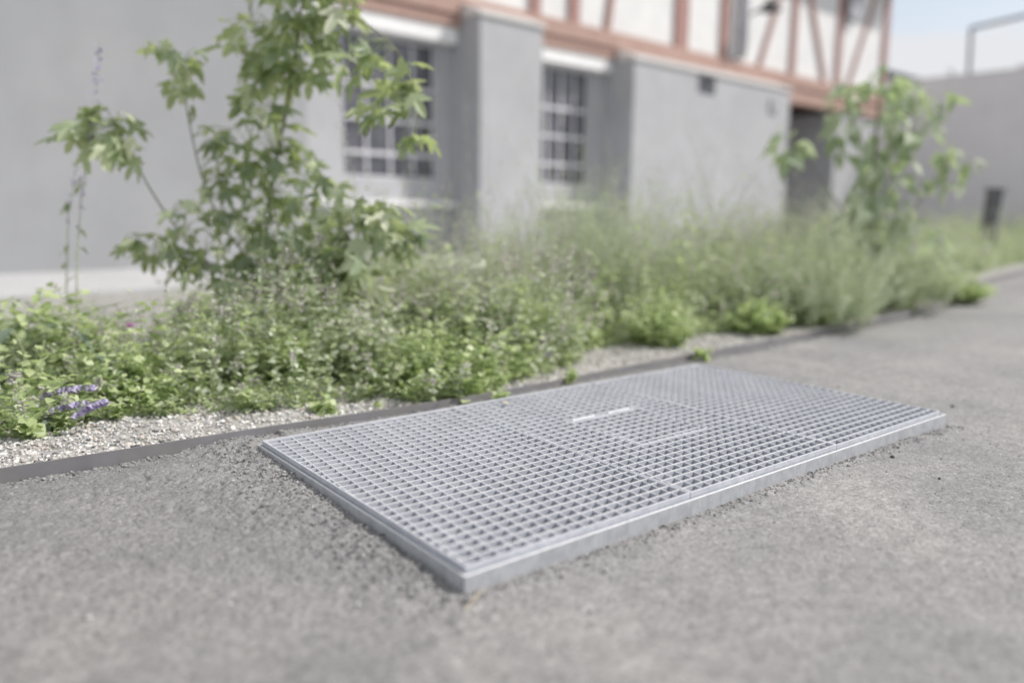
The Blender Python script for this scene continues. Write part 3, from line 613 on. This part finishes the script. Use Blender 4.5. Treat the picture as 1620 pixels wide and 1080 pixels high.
# ------------------------------------------------------------------ herb carpet
FRONT = np.array([(-6, 1.9), (-3, 1.6), (-.7, 1.38), (-.496, 1.357), (-.424, 1.269), (-.273, 1.382), (.009, 1.26), (.213, 1.19), (.341, 1.22), (.478, 1.18), (.559, 1.05), (.702, 1.02), (.85, 1.05), (1.089, 1.13), (1.379, 1.22), (1.6, 1.40), (1.921, 1.40), (2.35, 1.36), (2.837, 1.30), (3.156, 1.26), (3.9, 1.34), (4.9, 1.50), (6.6, 2.1), (9.4, 2.6), (13, 3.2), (17.5, 3.9)])
def front_y(x): return np.interp(x, FRONT[:, 0], FRONT[:, 1])
HT = np.array([(-6, .28), (-.8, .22), (-.3, .26), (0, .25), (.4, .30), (.8, .40), (1.3, .48), (1.8, .48), (2.5, .48), (4, .50), (5, .48), (7, .40), (10, .36), (17, .40)])
def carpet_h(x, y):
    f = np.clip((y - front_y(x)) / .30, 0, 1); base = np.interp(x, HT[:, 0], HT[:, 1])
    return base * (.26 + .74 * f ** .7) * (.42 + 1.2 * vnoise(x * 3.2, y * 3.2, 31) ** 1.3) * (.72 + .56 * vnoise(x * 11, y * 11, 32))
def in_view(P, pad=80, zmin=.6):
    q = (P - CAM) @ RW; return (q[:, 2] > zmin) & (np.abs(q[:, 0] / q[:, 2] * F) < 810 + pad)
def lowleft(P, dmax, lim=270):
    q = (P - CAM) @ RW; px = 810 + q[:, 0] / q[:, 2] * F      # the bed is shallow at its left end
    return (px > lim) | (P[:, 1] < front_y(P[:, 0]) + dmax * np.clip((px + 150) / 300, .5, 1.3))
a_ = Acc()
def scatter(n, xlo, xhi, depth, power=1.5, xp=1.0):
    x = xlo + rng.random(n) ** xp * (xhi - xlo); y = front_y(x) + rng.random(n) ** power * depth; P = np.stack([x, y, np.full(n, -.012)], -1)
    return P[in_view(P, 300)]
P = scatter(5200, -1.3, 5.2, 1.7, 1.25, 1.35); P = P[P[:, 1] < 4.6]
dens = vnoise(P[:, 0] * 3, P[:, 1] * 3, 41); P = P[rng.random(len(P)) < .40 + dens * .65]; P = P[lowleft(P, .8)]
h = carpet_h(P[:, 0], P[:, 1]); lean = rng.normal(0, .28, (len(P), 2)) * h[:, None]; lean[:, 1] -= h * .25 * np.exp(-(P[:, 1] - front_y(P[:, 0])) / .15)
kind = vnoise(P[:, 0] * 2.2, P[:, 1] * 2.2, 51) + rng.normal(0, .07, len(P))
A_ = kind < .46; D_ = kind > .64; B_ = ~A_ & ~D_
stems_with_leaves((a_, 0), (a_, 1), (a_, 2), P[A_], h[A_], lean[A_], 8, .033, OV, flower_p=.45, fsz=.007, fn=12)
stems_with_leaves((a_, 3), (a_, 1), (a_, 2), P[B_], h[B_], lean[B_], 6, .045, OVB, flower_p=.12, fsz=.005, fn=10)
stems_with_leaves((a_, 4), (a_, 1), (a_, 2), P[D_], h[D_] * 1.12, lean[D_], 8, .031, OV, flower_p=.75, fsz=.007, fn=14)
# taller airy flowering stems rising out of the mass
P = scatter(1100, -.4, 5.0, 1.6, 1.0, 1.2); P = P[(P[:, 1] > front_y(P[:, 0]) + .25) & (P[:, 1] < 4.6)]; P = P[lowleft(P, .40, 590)]; h = carpet_h(P[:, 0], P[:, 1]) * (1.1 + .95 * rng.random(len(P)) ** 2.2)
stems_with_leaves((a_, 4), (a_, 1), (a_, 2), P, h, rng.normal(0, .22, (len(P), 2)) * h[:, None], 9, .022, OVN, flower_p=.8, fsz=.006, fn=22, ftop=.4)
# low leafy skirt along the front
P = scatter(3000, -1.2, 5.0, .35, 1.2, 1.3); h = rng.uniform(.03, .09, len(P))
stems_with_leaves((a_, 3), (a_, 1), None, P, h, rng.normal(0, .6, (len(P), 2)) * h[:, None], 4, .021, OV)
# far part of the bed, coarser
P = scatter(3200, 5.0, 18, 2.2, 1.2, 1.0); P = P[P[:, 1] < 6.3]; h = carpet_h(P[:, 0], P[:, 1]) * 1.1
stems_with_leaves((a_, 0), (a_, 1), (a_, 2), P, h, rng.normal(0, .35, (len(P), 2)) * h[:, None], 7, .06, OV, flower_p=.2, fsz=.012)
P = scatter(1500, -4, 6, 2.6, 1.0); P = P[(P[:, 1] > front_y(P[:, 0]) + 1.2) & (P[:, 1] < 4.6)]; P = P[lowleft(P, .8, 330)]; h = rng.uniform(.12, .3, len(P))
stems_with_leaves((a_, 0), (a_, 1), None, P, h, rng.normal(0, .35, (len(P), 2)) * h[:, None], 6, .05, OV)
tag(a_.build('ground_cover', [M_LEAF, M_STEM, M_PINK, M_LEAFB, M_LEAFP], smooth=True), kind='stuff', label='dense low flowering herbs with lilac tips filling the bed')

# long thin grasses leaning at the left
a_ = Acc()
def blades(acc, base, n, L, spread, leanv, r=.0016, mi=0):
    for _ in range(n):
        b = base + np.array([*rng.normal(0, spread, 2), 0]); l = L * rng.uniform(.6, 1.15); az = rng.normal(0, .45)
        c_, s_ = math.cos(az), math.sin(az); d = np.array([leanv[0] * c_ - leanv[1] * s_, leanv[0] * s_ + leanv[1] * c_]) * rng.uniform(.4, 1.3)
        t = np.linspace(0, 1, 6); pts = b + np.stack([d[0] * t ** 2 * l, d[1] * t ** 2 * l, l * (t - .38 * t ** 2)], -1)
        acc.tube(pts, r * (1 - .8 * t) + .0002, 3, mi)
for (gx, gy, Z, n, L, lv, lab) in [(60, 560, 2.9, 60, .34, (.75, -.25), 'tuft of long thin grass blades arching left of the tall sapling'),
                              (15, 620, 2.5, 60, .40, (.8, -.1), 'long arching grass blades at the left border above the bellflowers'),
                              (110, 590, 2.8, 45, .34, (.6, -.4), 'fine grass tuft beneath the tall larkspur spike'),
                              (310, 540, 3.0, 50, .36, (.8, .1), 'tuft of wiry grass leaning right between sapling and pink flower'),
                              (1075, 430, 4.3, 26, .55, (.1, .3), 'thin upright grass tuft before the long grey pier')]:
    b = at(gx, gy, Z); b[2] = -.01; a_ = Acc(); blades(a_, np.zeros(3), n, L, .07, lv); o = a_.build('grass_tuft', M_LEAF); o.location = tuple(b); tag(o, lab, 'grass', 'grass tufts in the bed')

# ------------------------------------------------------------------ leafy clumps at the front of the bed
def clump(px, py, label, rad, hh, n, ls, tm=OV, mt=M_LEAFB, name='leafy_clump', zb=-.01, cat='plant', grp='bright green clumps at the front of the bed', nodes=7):
    b = ground(px, py, zb); root = empty(name, tuple(b)); tag(root, label, cat, grp)
    r = rad * np.sqrt(rng.random(n)); az = rng.uniform(0, 6.28, n); P = np.stack([r * np.cos(az), r * np.sin(az), np.zeros(n)], -1) * .55
    h = hh * (1 - .55 * (r / rad) ** 2) * rng.uniform(.6, 1.1, n); lean = P[:, :2] * 1.0 + rng.normal(0, .15, (n, 2)) * h[:, None]
    L, T = Acc(), Acc(); stems_with_leaves((L, 0), (T, 0), None, P, h, lean, nodes, ls, tm)
    L.build('leaves', mt, root, True); T.build('stems', M_STEM, root)
clump(1045, 548, 'rounded bright green clump right of the gravel gap near the hinged hatch', .17, .30, 110, .036)
clump(1195, 527, 'bright green clump with pale heart shaped leaves, second along the edging', .15, .19, 80, .05, OVB)
clump(1298, 512, 'low yellow green clump touching the edging beyond the pale leaved one', .12, .11, 60, .035)
clump(1515, 474, 'loose green clump hanging over the asphalt where the edging turns', .22, .20, 90, .05)
clump(895, 552, 'arching clump with drooping leaves left of the gravel gap', .13, .16, 50, .045, OVN)
clump(668, 612, 'dense mint like clump leaning over the steel edging beside the grating', .20, .25, 130, .034)
clump(1160, 500, 'bushy clump between the rounded one and the pale leaved one', .14, .22, 70, .04)
for px, py, rad_, hh, n_, ls_, tm_, mt_, lab in [
    (575, 600, .15, .27, 80, .040, OVB, M_LEAFP, 'pale rounded mound of herbs before the cream flower spike'),
    (455, 612, .16, .20, 80, .034, OV, M_LEAFB, 'low green mound left of the cream flower spike near the gravel'),
    (330, 615, .17, .22, 80, .036, OVB, M_LEAFP, 'pale mound of soft leaves right of the pink flower'),
    (215, 640, .15, .17, 70, .034, OV, M_LEAFB, 'low mound of herbs at the gravel right of the violet bells'),
    (90, 600, .18, .30, 70, .060, OV, M_LEAFB, 'large leaved green bush behind the violet bells'),
    (20, 610, .18, .28, 60, .055, OVN, M_LEAF, 'long leaved bush at the left border behind the bells'),
    (765, 575, .17, .36, 90, .040, OVB, M_LEAFP, 'tall pale bush behind the mint like clump'),
    (840, 560, .15, .30, 80, .038, OV, M_LEAFB, 'green bush between the pale one and the arching clump'),
    (690, 545, .20, .42, 110, .042, OV, M_LEAFP, 'highest pale herb bush in the middle of the bed'),
    (500, 545, .22, .24, 100, .055, OVB, M_LEAF, 'broad leaved bush right of the sapling foot'),
    (340, 540, .20, .22, 90, .050, OV, M_LEAF, 'bush with medium leaves left of the sapling foot'),
    (610, 520, .22, .38, 100, .050, OVB, M_LEAFB, 'tall bright bush behind the cream flower spike'),
    (960, 520, .18, .30, 80, .045, OV, M_LEAFP, 'pale bush behind the gravel gap'),
    (1240, 490, .20, .30, 90, .045, OVB, M_LEAFP, 'pale bush behind the heart leaved clump'),
    (1400, 478, .25, .30, 100, .055, OV, M_LEAFB, 'bright bush at the outer curve below the right sapling'),
    (1460, 462, .28, .28, 100, .06, OV, M_LEAFP, 'pale bush by the overhanging clump at the curve')]:
    clump(px, py, lab, rad_, hh * 1.15, n_, ls_ * 1.3, tm_, mt_, 'herb_bush', -.012, 'bush', 'herb bushes within the bed')
for px, py, s, lab in [(514, 655, .055, 'pale seedling with lobed leaves growing tight behind the edging'), (600, 645, .022, 'tiny two leaved seedling behind the edging'),
                       (1110, 566, .050, 'small green seedling in the edging gap at the far corner of the grating'), (905, 603, .045, 'slender pale seedling rooted at the edging by the middle panel'),
                       (792, 632, .032, 'short dark green seedling where the clump meets the grating'), (1440, 493, .04, 'far seedling against the outer curve of the edging')]:
    clump(px, py, lab, s * .6, s * 1.15, 6, s * .9, OVB if s > .03 else OV, M_LEAFB, 'seedling', -.012, 'seedling', 'seedlings along the steel edging', 3)

# broad grey green leaves at the left
def broad(px, py, Z, label, specs, name='broad_leaved_plant'):
    b = at(px, py, Z); b[2] = -.01; root = empty(name, tuple(b)); tag(root, label, 'plant'); st = Acc()
    for (dx, dy, L, droop) in specs:
        tv, tf = ovate(.19, .06, droop + .25, 7); top = at(dx, dy, Z + rng.uniform(-.15, .1)) - b
        st.tube([(0, 0, 0), top * .5 + (0, 0, .03), top], [.004, .003, .002], 5)
        d = top.copy(); d[2] *= .3; d = d / np.linalg.norm(d) + np.array([0, 0, rng.uniform(-.9, .1)])
        a = Acc(); a.inst(tv, tf, frames(d[None], UPV, rng.normal(0, .3, 1)) * L * .8, top[None]); a.build('leaf', M_BROAD, root, True)
    st.build('stems', M_STEM, root)
broad(60, 640, 2.5, 'clump of broad pointed blue green leaves above the violet bells', [(58, 545, .17, .5), (100, 525, .15, .5), (30, 560, .15, .3), (75, 520, .13, .4), (10, 590, .14, .3), (150, 560, .16, .2), (120, 590, .14, .3), (20, 520, .12, .3), (165, 575, .15, .15)])
broad(110, 680, 2.2, 'clump of broad toothed leaves lying low at the gravel under the bells', [(80, 655, .09, .2), (100, 668, .09, .2), (140, 655, .08, .2), (40, 672, .09, .2), (10, 660, .1, .2), (60, 640, .08, .2), (170, 668, .07, .3), (120, 640, .07, .3)])

# violet bell flower stems
def bells(p0, p1, Z0, Z1, n, label, sz=.016, nm='bellflower_stem', mt=M_PURP, hang=1.0):
    a0, a1 = at(*p0, Z0), at(*p1, Z1); root = empty(nm, tuple(a0)); tag(root, label, 'flower'); d = a1 - a0
    t = np.linspace(0, 1, 8); path = np.stack([d * k + np.array([0, 0, .03 * math.sin(k * 3.14)]) for k in t])
    a = Acc(); a.tube(path, .0016 * (1.1 - t * .6), 5); a.build('stem', M_STEM, root)
    th6 = np.arange(6) * np.pi / 3
    prof = [(.12, 0), (.42, .25), (.40, .6), (.62, 1.0)]; V = np.concatenate([np.stack([np.cos(th6) * r, th6 * 0 + y, np.sin(th6) * r], -1) for r, y in prof]); f = []
    for k in range(3): f += [(k * 6 + j, k * 6 + (j + 1) % 6, (k + 1) * 6 + (j + 1) % 6, (k + 1) * 6 + j) for j in range(6)]
    V = np.concatenate([V, [[0, -.02, 0]]]); f3 = [((j + 1) % 6, j, 24) for j in range(6)]
    a = Acc()
    for k in range(n):
        q = .45 + .55 * (k + .5) / n; P0 = np.array([np.interp(q, t, path[:, c]) for c in range(3)]); az = rng.uniform(0, 6.28)
        dd = np.array([math.cos(az) * .6, math.sin(az) * .6, -hang + rng.normal(0, .25)])
        a.inst(V, [np.array(f), np.array(f3)], frames(dd[None], np.array([0, 1., .1])) * sz * rng.uniform(.8, 1.2), P0[None])
    a.build('blossoms', mt, root, True)
    lf = Acc(); P = np.array([[np.interp(q, t, path[:, c]) for c in range(3)] for q in np.linspace(.05, .95, 12)]); az = rng.uniform(0, 6.28, 12)
    lf.inst(OV[0], OV[1], frames(np.stack([np.cos(az), np.sin(az), az * 0 + .3], -1), UPV) * .022, P); lf.build('leaves', M_LEAFB, root, True)
bells((0, 665), (152, 608), 2.14, 2.12, 13, 'upper violet bellflower stem arching right at the left edge')
bells((0, 705), (142, 632), 2.09, 2.08, 12, 'middle violet bellflower stem just below the upper one')
bells((82, 704), (170, 630), 2.04, 2.04, 16, 'lowest violet bellflower stem hanging over the gravel')
bells((20, 640), (25, 585), 2.15, 2.15, 8, 'pale faded bellflower stem at the very left border', mt=M_PINK)
bells((150, 660), (160, 595), 2.2, 2.2, 7, 'lilac bellflower tip behind the violet stems', sz=.013, mt=M_PINK)

def point_flower(px, py, Z, mt, label, r=.012, name='flower', spike=0):
    top = at(px, py, Z); b = np.array([top[0] + .02, top[1] + .03, -.01]); root = empty(name, tuple(b)); tag(root, label, 'flower'); d = top - b
    a = Acc(); a.tube([(0, 0, 0), d * .55 + (.01, 0, 0), d], [.0016, .0013, .001], 5); a.build('stem', M_STEM, root)
    n = 26 if not spike else 90; Q = d + rng.normal(0, r * .45, (n, 3)) - np.array([0, 0, 1]) * (rng.random((n, 1)) * spike)
    a = Acc(); a.inst(PET[0], PET[1], rand_rot(n) * (r * rng.uniform(.5, .9, n))[:, None, None], Q); a.build('petals', mt, root)
point_flower(206, 515, 2.75, M_MAG, 'single bright pink flower head above the herbs at left', .013)
point_flower(245, 552, 2.7, M_PURP, 'tiny violet flower right below the pink one', .007)
point_flower(213, 587, 2.5, M_MAG, 'small rosy flower between the pink head and the bellflowers', .008)
point_flower(558, 505, 2.7, M_WHITEF, 'creamy white flower spike standing in the herbs left of centre', .012, spike=.07)
point_flower(168, 520, 2.8, M_WHITEF, 'small white flower left of the bright pink one', .008)
point_flower(400, 455, 3.0, M_WHITEF, 'flat cream flower umbel at the foot of the tall sapling', .03)
point_flower(365, 590, 2.55, M_PURP, 'tiny violet flower deep in the herbs below the sapling', .008)
point_flower(868, 560, 2.7, M_PURP, 'violet flower beside the arching clump at the gravel gap', .007)
point_flower(1440, 388, 5.2, M_PURP, 'distant violet flower at the foot of the right sapling', .022)
point_flower(1485, 380, 5.6, M_PURP, 'distant lilac flower right of the right sapling', .02)

# tall thin larkspur like spikes at the left
def spike_plant(path_px, Z, segs, label, leafspots):
    P = [at(x, y, Z) for x, y in path_px]; b = P[0].copy(); b[2] = -.01; P[0] = b; P = np.array(P) - b
    root = empty('flower_spike', tuple(b)); tag(root, label, 'flower'); t = np.linspace(0, 1, 16)
    tp = np.linspace(0, 1, len(P)); path = np.stack([np.interp(t, tp, P[:, c]) for c in range(3)], -1)
    a = Acc(); a.tube(path, .003 * (1 - .75 * t), 6); a.build('stem', M_STEM, root)
    a = Acc()
    for (q0, q1, n, off) in segs:
        q = rng.uniform(q0, q1, n); Q = np.stack([np.interp(q, t, path[:, c]) for c in range(3)], -1) + rng.normal(0, off, (n, 3))
        a.inst(PET[0], PET[1], rand_rot(n) * (.012 * rng.uniform(.5, 1.1, n))[:, None, None], Q)
    a.build('blossoms', M_PURP, root)
    a = Acc(); q = rng.uniform(.05, .8, leafspots); Q = np.stack([np.interp(q, t, path[:, c]) for c in range(3)], -1); az = rng.uniform(0, 6.28, leafspots)
    a.inst(OVN[0], OVN[1], frames(np.stack([np.cos(az), np.sin(az), az * 0 - .2], -1), UPV) * .05, Q); a.build('leaves', M_LEAF, root, True)
spike_plant([(118, 560), (122, 400), (128, 320), (148, 200), (158, 60)], 2.95, [(.70, .98, 60, .006), (.47, .60, 18, .008), (.36, .38, 4, .004)], 'tall thin violet larkspur spike in front of the left wall', 12)
spike_plant([(100, 540), (106, 420), (108, 340), (122, 255)], 3.05, [(.72, 1.0, 14, .008), (.6, .64, 4, .004)], 'shorter thin larkspur spike left of the tall one', 8)

# ------------------------------------------------------------------ saplings with large leaves
def sapling(name, label, base, limbs, clusters, mt, tmpl, Lsz, r0, bark=M_BARK, dens_k=1.25):
    """limbs: lists of (px,py,Z); clusters: (px,py,Z,radius_px,n[,size]) of leaves hung from the nearest limb"""
    root = empty(name, tuple(base)); tag(root, label, 'sapling'); allp = []
    for k, L in enumerate(limbs):
        P = np.array([at(*q) for q in L]) - base
        if k == 0: P[0] = 0
        t = np.linspace(0, 1, 14); tp = np.linspace(0, 1, len(P)); path = np.stack([np.interp(t, tp, P[:, c]) for c in range(3)], -1)
        for _ in range(2): path[1:-1] = (path[:-2] + 2 * path[1:-1] + path[2:]) / 4
        a = Acc(); rr = r0 if k == 0 else r0 * .4; a.tube(path, rr * (1 - .75 * t) + .0008, 7); a.build('trunk' if k == 0 else 'branch', bark, root, True); allp.append(path)
    allp = np.concatenate(allp); leaves = stalks = Acc()
    for c in clusters:
        px, py, Z, rp, n = c[:5]; n = int(n * dens_k + .5); ls = Lsz * (c[5] if len(c) > 5 else 1); cen = at(px, py, Z) - base; rad = rp / F * Z
        O_ = rng.normal(0, 1, (n, 3)); O_ /= np.linalg.norm(O_, axis=1)[:, None]; O_ *= (rng.random((n, 1)) ** .5) * rad; P = cen + O_
        for p in P:
            i_ = np.argmin(np.linalg.norm(allp - p - np.array([0, 0, -.03]), axis=1)); q = allp[i_]
            mid = (p + q) / 2 + np.array([0, 0, .2 * np.linalg.norm(p - q)]); stalks.tube([q, mid, p], [.0020, .0014, .0010], 4, 1)
        out_ = P - cen; out_[:, 2] = 0; out_ += rng.normal(0, .5 * rad, out_.shape); out_ /= np.linalg.norm(out_, axis=1)[:, None] + 1e-9
        tilt = rng.uniform(-1.1, .15, n); d = out_ * np.cos(tilt)[:, None]; d[:, 2] = np.sin(tilt)
        for tk, (tv, tf) in enumerate(tmpl):
            s_ = np.arange(n) % len(tmpl) == tk
            leaves.inst(tv, tf, frames(d[s_], UPV, rng.normal(0, .45, s_.sum())) * (ls * rng.uniform(.65, 1.2, s_.sum()))[:, None, None], P[s_])
    leaves.build('crown', [mt, M_STEM], root)
    return root
LT = [lobed(), lobed(((-100, .5), (-48, .8), (0, 1), (48, .8), (100, .5)), .30, .5), lobed(((-60, .62), (0, 1), (60, .62)), .36, .45)]
b = ground(432, 572, -.015); Z0 = 3.2
sapling('leafy_sapling', 'tall sapling with large lobed green leaves before the left wall', b,
    [[(432, 572, 3.2), (425, 480, 3.2), (412, 400, 3.2), (430, 280, 3.18), (462, 140, 3.15), (480, 0, 3.1), (500, -170, 3.05)],
     [(420, 440, 3.2), (350, 360, 3.15), (318, 280, 3.1), (300, 200, 3.05), (285, 110, 3.0)],
     [(425, 470, 3.2), (330, 430, 3.1), (255, 330, 3.05), (215, 260, 3.0), (170, 175, 2.95)],
     [(478, 40, 3.1), (530, 20, 3.05), (590, 40, 2.98), (640, 90, 2.9), (662, 170, 2.88)],
     [(425, 480, 3.2), (480, 420, 3.1), (560, 360, 3.0), (620, 330, 2.95)],
     [(425, 470, 3.2), (360, 430, 3.1), (260, 380, 3.0), (215, 370, 3.0)],
     [(460, 140, 3.15), (420, 70, 3.2), (395, 20, 3.2)]],
    [(165, 200, 2.95, 52, 17, .85), (120, 215, 2.95, 24, 6, .8), (205, 235, 2.95, 28, 7, .8), (285, 100, 3.0, 42, 10, .85), (290, 150, 3.0, 22, 4, .8), (245, 80, 3.0, 14, 2, .8),
     (395, 55, 3.15, 48, 12, 1.05), (435, 100, 3.1, 48, 14, 1.1), (410, 180, 3.1, 42, 11), (480, 30, 3.05, 55, 16, 1.15), (480, 100, 3.05, 40, 9, 1.1), (540, 20, 3.0, 30, 6, 1.1), (440, -70, 3.05, 80, 22, 1.15), (540, -90, 3.0, 80, 20, 1.15),
     (560, 100, 2.95, 28, 5), (640, 130, 2.85, 40, 9, 1.0), (600, 170, 2.9, 30, 5, .95), (655, 210, 2.88, 18, 3, .8), (590, 80, 2.9, 22, 3),
     (350, 225, 3.1, 35, 12, .8), (400, 240, 3.1, 45, 16, .85), (460, 240, 3.1, 40, 13, .8), (500, 290, 3.05, 40, 12, .8), (345, 290, 3.1, 30, 9, .7), (420, 320, 3.1, 55, 22, .75), (370, 350, 3.1, 45, 16, .75),
     (480, 350, 3.1, 50, 16, .75), (540, 330, 3.0, 45, 12, .75), (600, 330, 2.95, 45, 12, .75), (560, 390, 3.0, 60, 18, .95), (500, 430, 2.9, 50, 14, 1.3), (575, 430, 2.9, 45, 10, 1.2), (450, 380, 3.0, 50, 14, 1.0), (620, 350, 2.95, 40, 9, 1.0),
     (300, 345, 3.05, 40, 14, .6), (215, 385, 3.0, 26, 7, .7), (255, 390, 3.0, 35, 10, .7), (310, 400, 3.0, 42, 14, .7), (360, 430, 3.0, 45, 14, .75), (410, 410, 3.05, 40, 12, .75), (640, 380, 2.95, 35, 8, .7)],
    M_LEAFS, LT, .116, .011, dens_k=1.5)
# right sapling
b = ground(1395, 486, -.015)
LT2 = [ovate(.30, .10, .45, 5), ovate(.36, .12, .35, 5), lobed(((-60, .62), (0, 1), (60, .62)), .36, .4)]
sapling('pale_leaved_sapling', 'sapling with paler grey green leaves at the right before the yard wall', b,
    [[(1395, 486, 5.0), (1385, 420, 5.0), (1378, 330, 5.0), (1385, 230, 5.0), (1390, 150, 5.0), (1395, 110, 5.0)],
     [(1385, 400, 5.0), (1330, 330, 4.95), (1290, 270, 4.9), (1252, 222, 4.9)],
     [(1380, 340, 5.0), (1420, 260, 5.0), (1450, 180, 5.0), (1470, 140, 5.0)],
     [(1390, 420, 5.0), (1440, 340, 4.95), (1490, 270, 4.9), (1515, 235, 4.9)],
     [(1380, 260, 5.0), (1345, 180, 5.0), (1338, 140, 5.0)]],
    [(1340, 150, 5.0, 34, 12), (1335, 195, 5.0, 28, 9), (1385, 135, 5.0, 38, 14), (1430, 150, 5.0, 38, 14), (1475, 165, 5.0, 30, 10), (1470, 200, 5.0, 24, 7), (1400, 190, 5.0, 42, 14), (1435, 215, 5.0, 34, 9),
     (1248, 215, 4.9, 20, 6), (1240, 245, 4.9, 18, 5), (1260, 232, 4.9, 14, 3), (1318, 235, 4.95, 20, 5), (1375, 250, 5.0, 38, 13), (1410, 275, 5.0, 36, 12), (1365, 300, 5.0, 36, 12), (1410, 330, 5.0, 36, 12),
     (1455, 290, 4.95, 22, 5), (1500, 245, 4.9, 26, 8), (1525, 262, 4.9, 20, 5), (1505, 290, 4.9, 16, 4, 1.1), (1370, 350, 5.0, 40, 14), (1430, 370, 4.95, 40, 14), (1465, 400, 4.95, 36, 10), (1400, 400, 4.95, 40, 12)],
    M_LEAFG, LT2, .135, .012, dens_k=1.0)

# ------------------------------------------------------------------ feathery grey green perennials
def feather(px, py, Z, hh, wd, n, label, ln=.030, mt=M_FEATH, upright=.35):
    b = at(px, py, Z); b[2] = -.01; root = empty('feathery_perennial', tuple(b)); tag(root, label, 'plant', 'feathery grey green perennials in the bed')
    L, T = Acc(), Acc(); r = wd * np.sqrt(rng.random(n)); az = rng.uniform(0, 6.28, n); dirs = np.stack([np.cos(az), np.sin(az)], -1)
    P = np.concatenate([dirs * r[:, None] * .7, np.zeros((n, 1))], -1); h = hh * (1 - .45 * (r / wd) ** 2) * rng.uniform(.55, 1.12, n); lean = dirs * r[:, None] * .35 + rng.normal(0, .24, (n, 2)) * h[:, None] + np.array([.10, .02]) * hh
    stems_with_leaves((L, 0), (T, 0), None, P, h, lean, 26, ln, NEED, spread=upright, taper=.35, lo=.15, r=.0016)
    stems_with_leaves((L, 0), None, None, P + rng.normal(0, .01, P.shape) * (1, 1, 0), h, lean, 26, ln * .8, NEED, spread=upright, taper=.3, lo=.3)
    L.build('foliage', mt, root); T.build('stems', M_STEM, root)
feather(850, 500, 3.9, .78, .34, 170, 'feathery clump with shaded base below the narrow pier')
feather(950, 480, 4.1, .84, .34, 160, 'tallest feathery clump rising before the second window')
feather(780, 500, 3.7, .58, .28, 130, 'low feathery clump left of the narrow pier')
feather(1195, 480, 4.3, .44, .36, 130, 'feathery clump before the middle of the long pier')
feather(1280, 470, 4.6, .70, .46, 180, 'wide feathery clump before the corner of the long pier')
feather(1355, 470, 4.9, .72, .42, 150, 'feathery clump just left of the right sapling stem')
feather(1300, 500, 4.2, .48, .36, 130, 'low pale feathery clump in front of the wide one')
feather(1420, 470, 5.0, .52, .42, 130, 'feathery clump at the foot of the right sapling')
feather(1060, 470, 4.2, .30, .28, 60, 'sparse feathery clump between the second window and long pier')
feather(905, 470, 4.2, .98, .34, 46, 'tall wispy feathery stems between the narrow pier and second window')
feather(985, 460, 4.6, .90, .30, 40, 'wispy feathery stems beneath the right edge of the second window')
feather(1030, 440, 5.0, .80, .26, 34, 'thin wispy feathery stems close to the long pier')

# ------------------------------------------------------------------ tree beyond the yard wall
tp = at(1690, 128, 38.0); root = empty('tree', (tp[0], tp[1], -.03)); tag(root, 'dark green treetop showing above the yard wall at the far right', 'tree')
a_ = Acc(); a_.tube([(0, 0, 0), (.1, 0, 3), (0, .1, 5.5)], [.22, .17, .08], 10); a_.build('trunk', M_BARK, root, True)
n = 7000; C_ = rng.normal(0, 1, (14, 3)) * (1.1, 1.1, .8) + (0, 0, tp[2] - .5); P = C_[rng.integers(0, 14, n)] + rng.normal(0, .45, (n, 3)); a_ = Acc()
a_.inst(OVB[0], OVB[1], rand_rot(n) * .22, P); a_.build('crown', M_TREE, root)
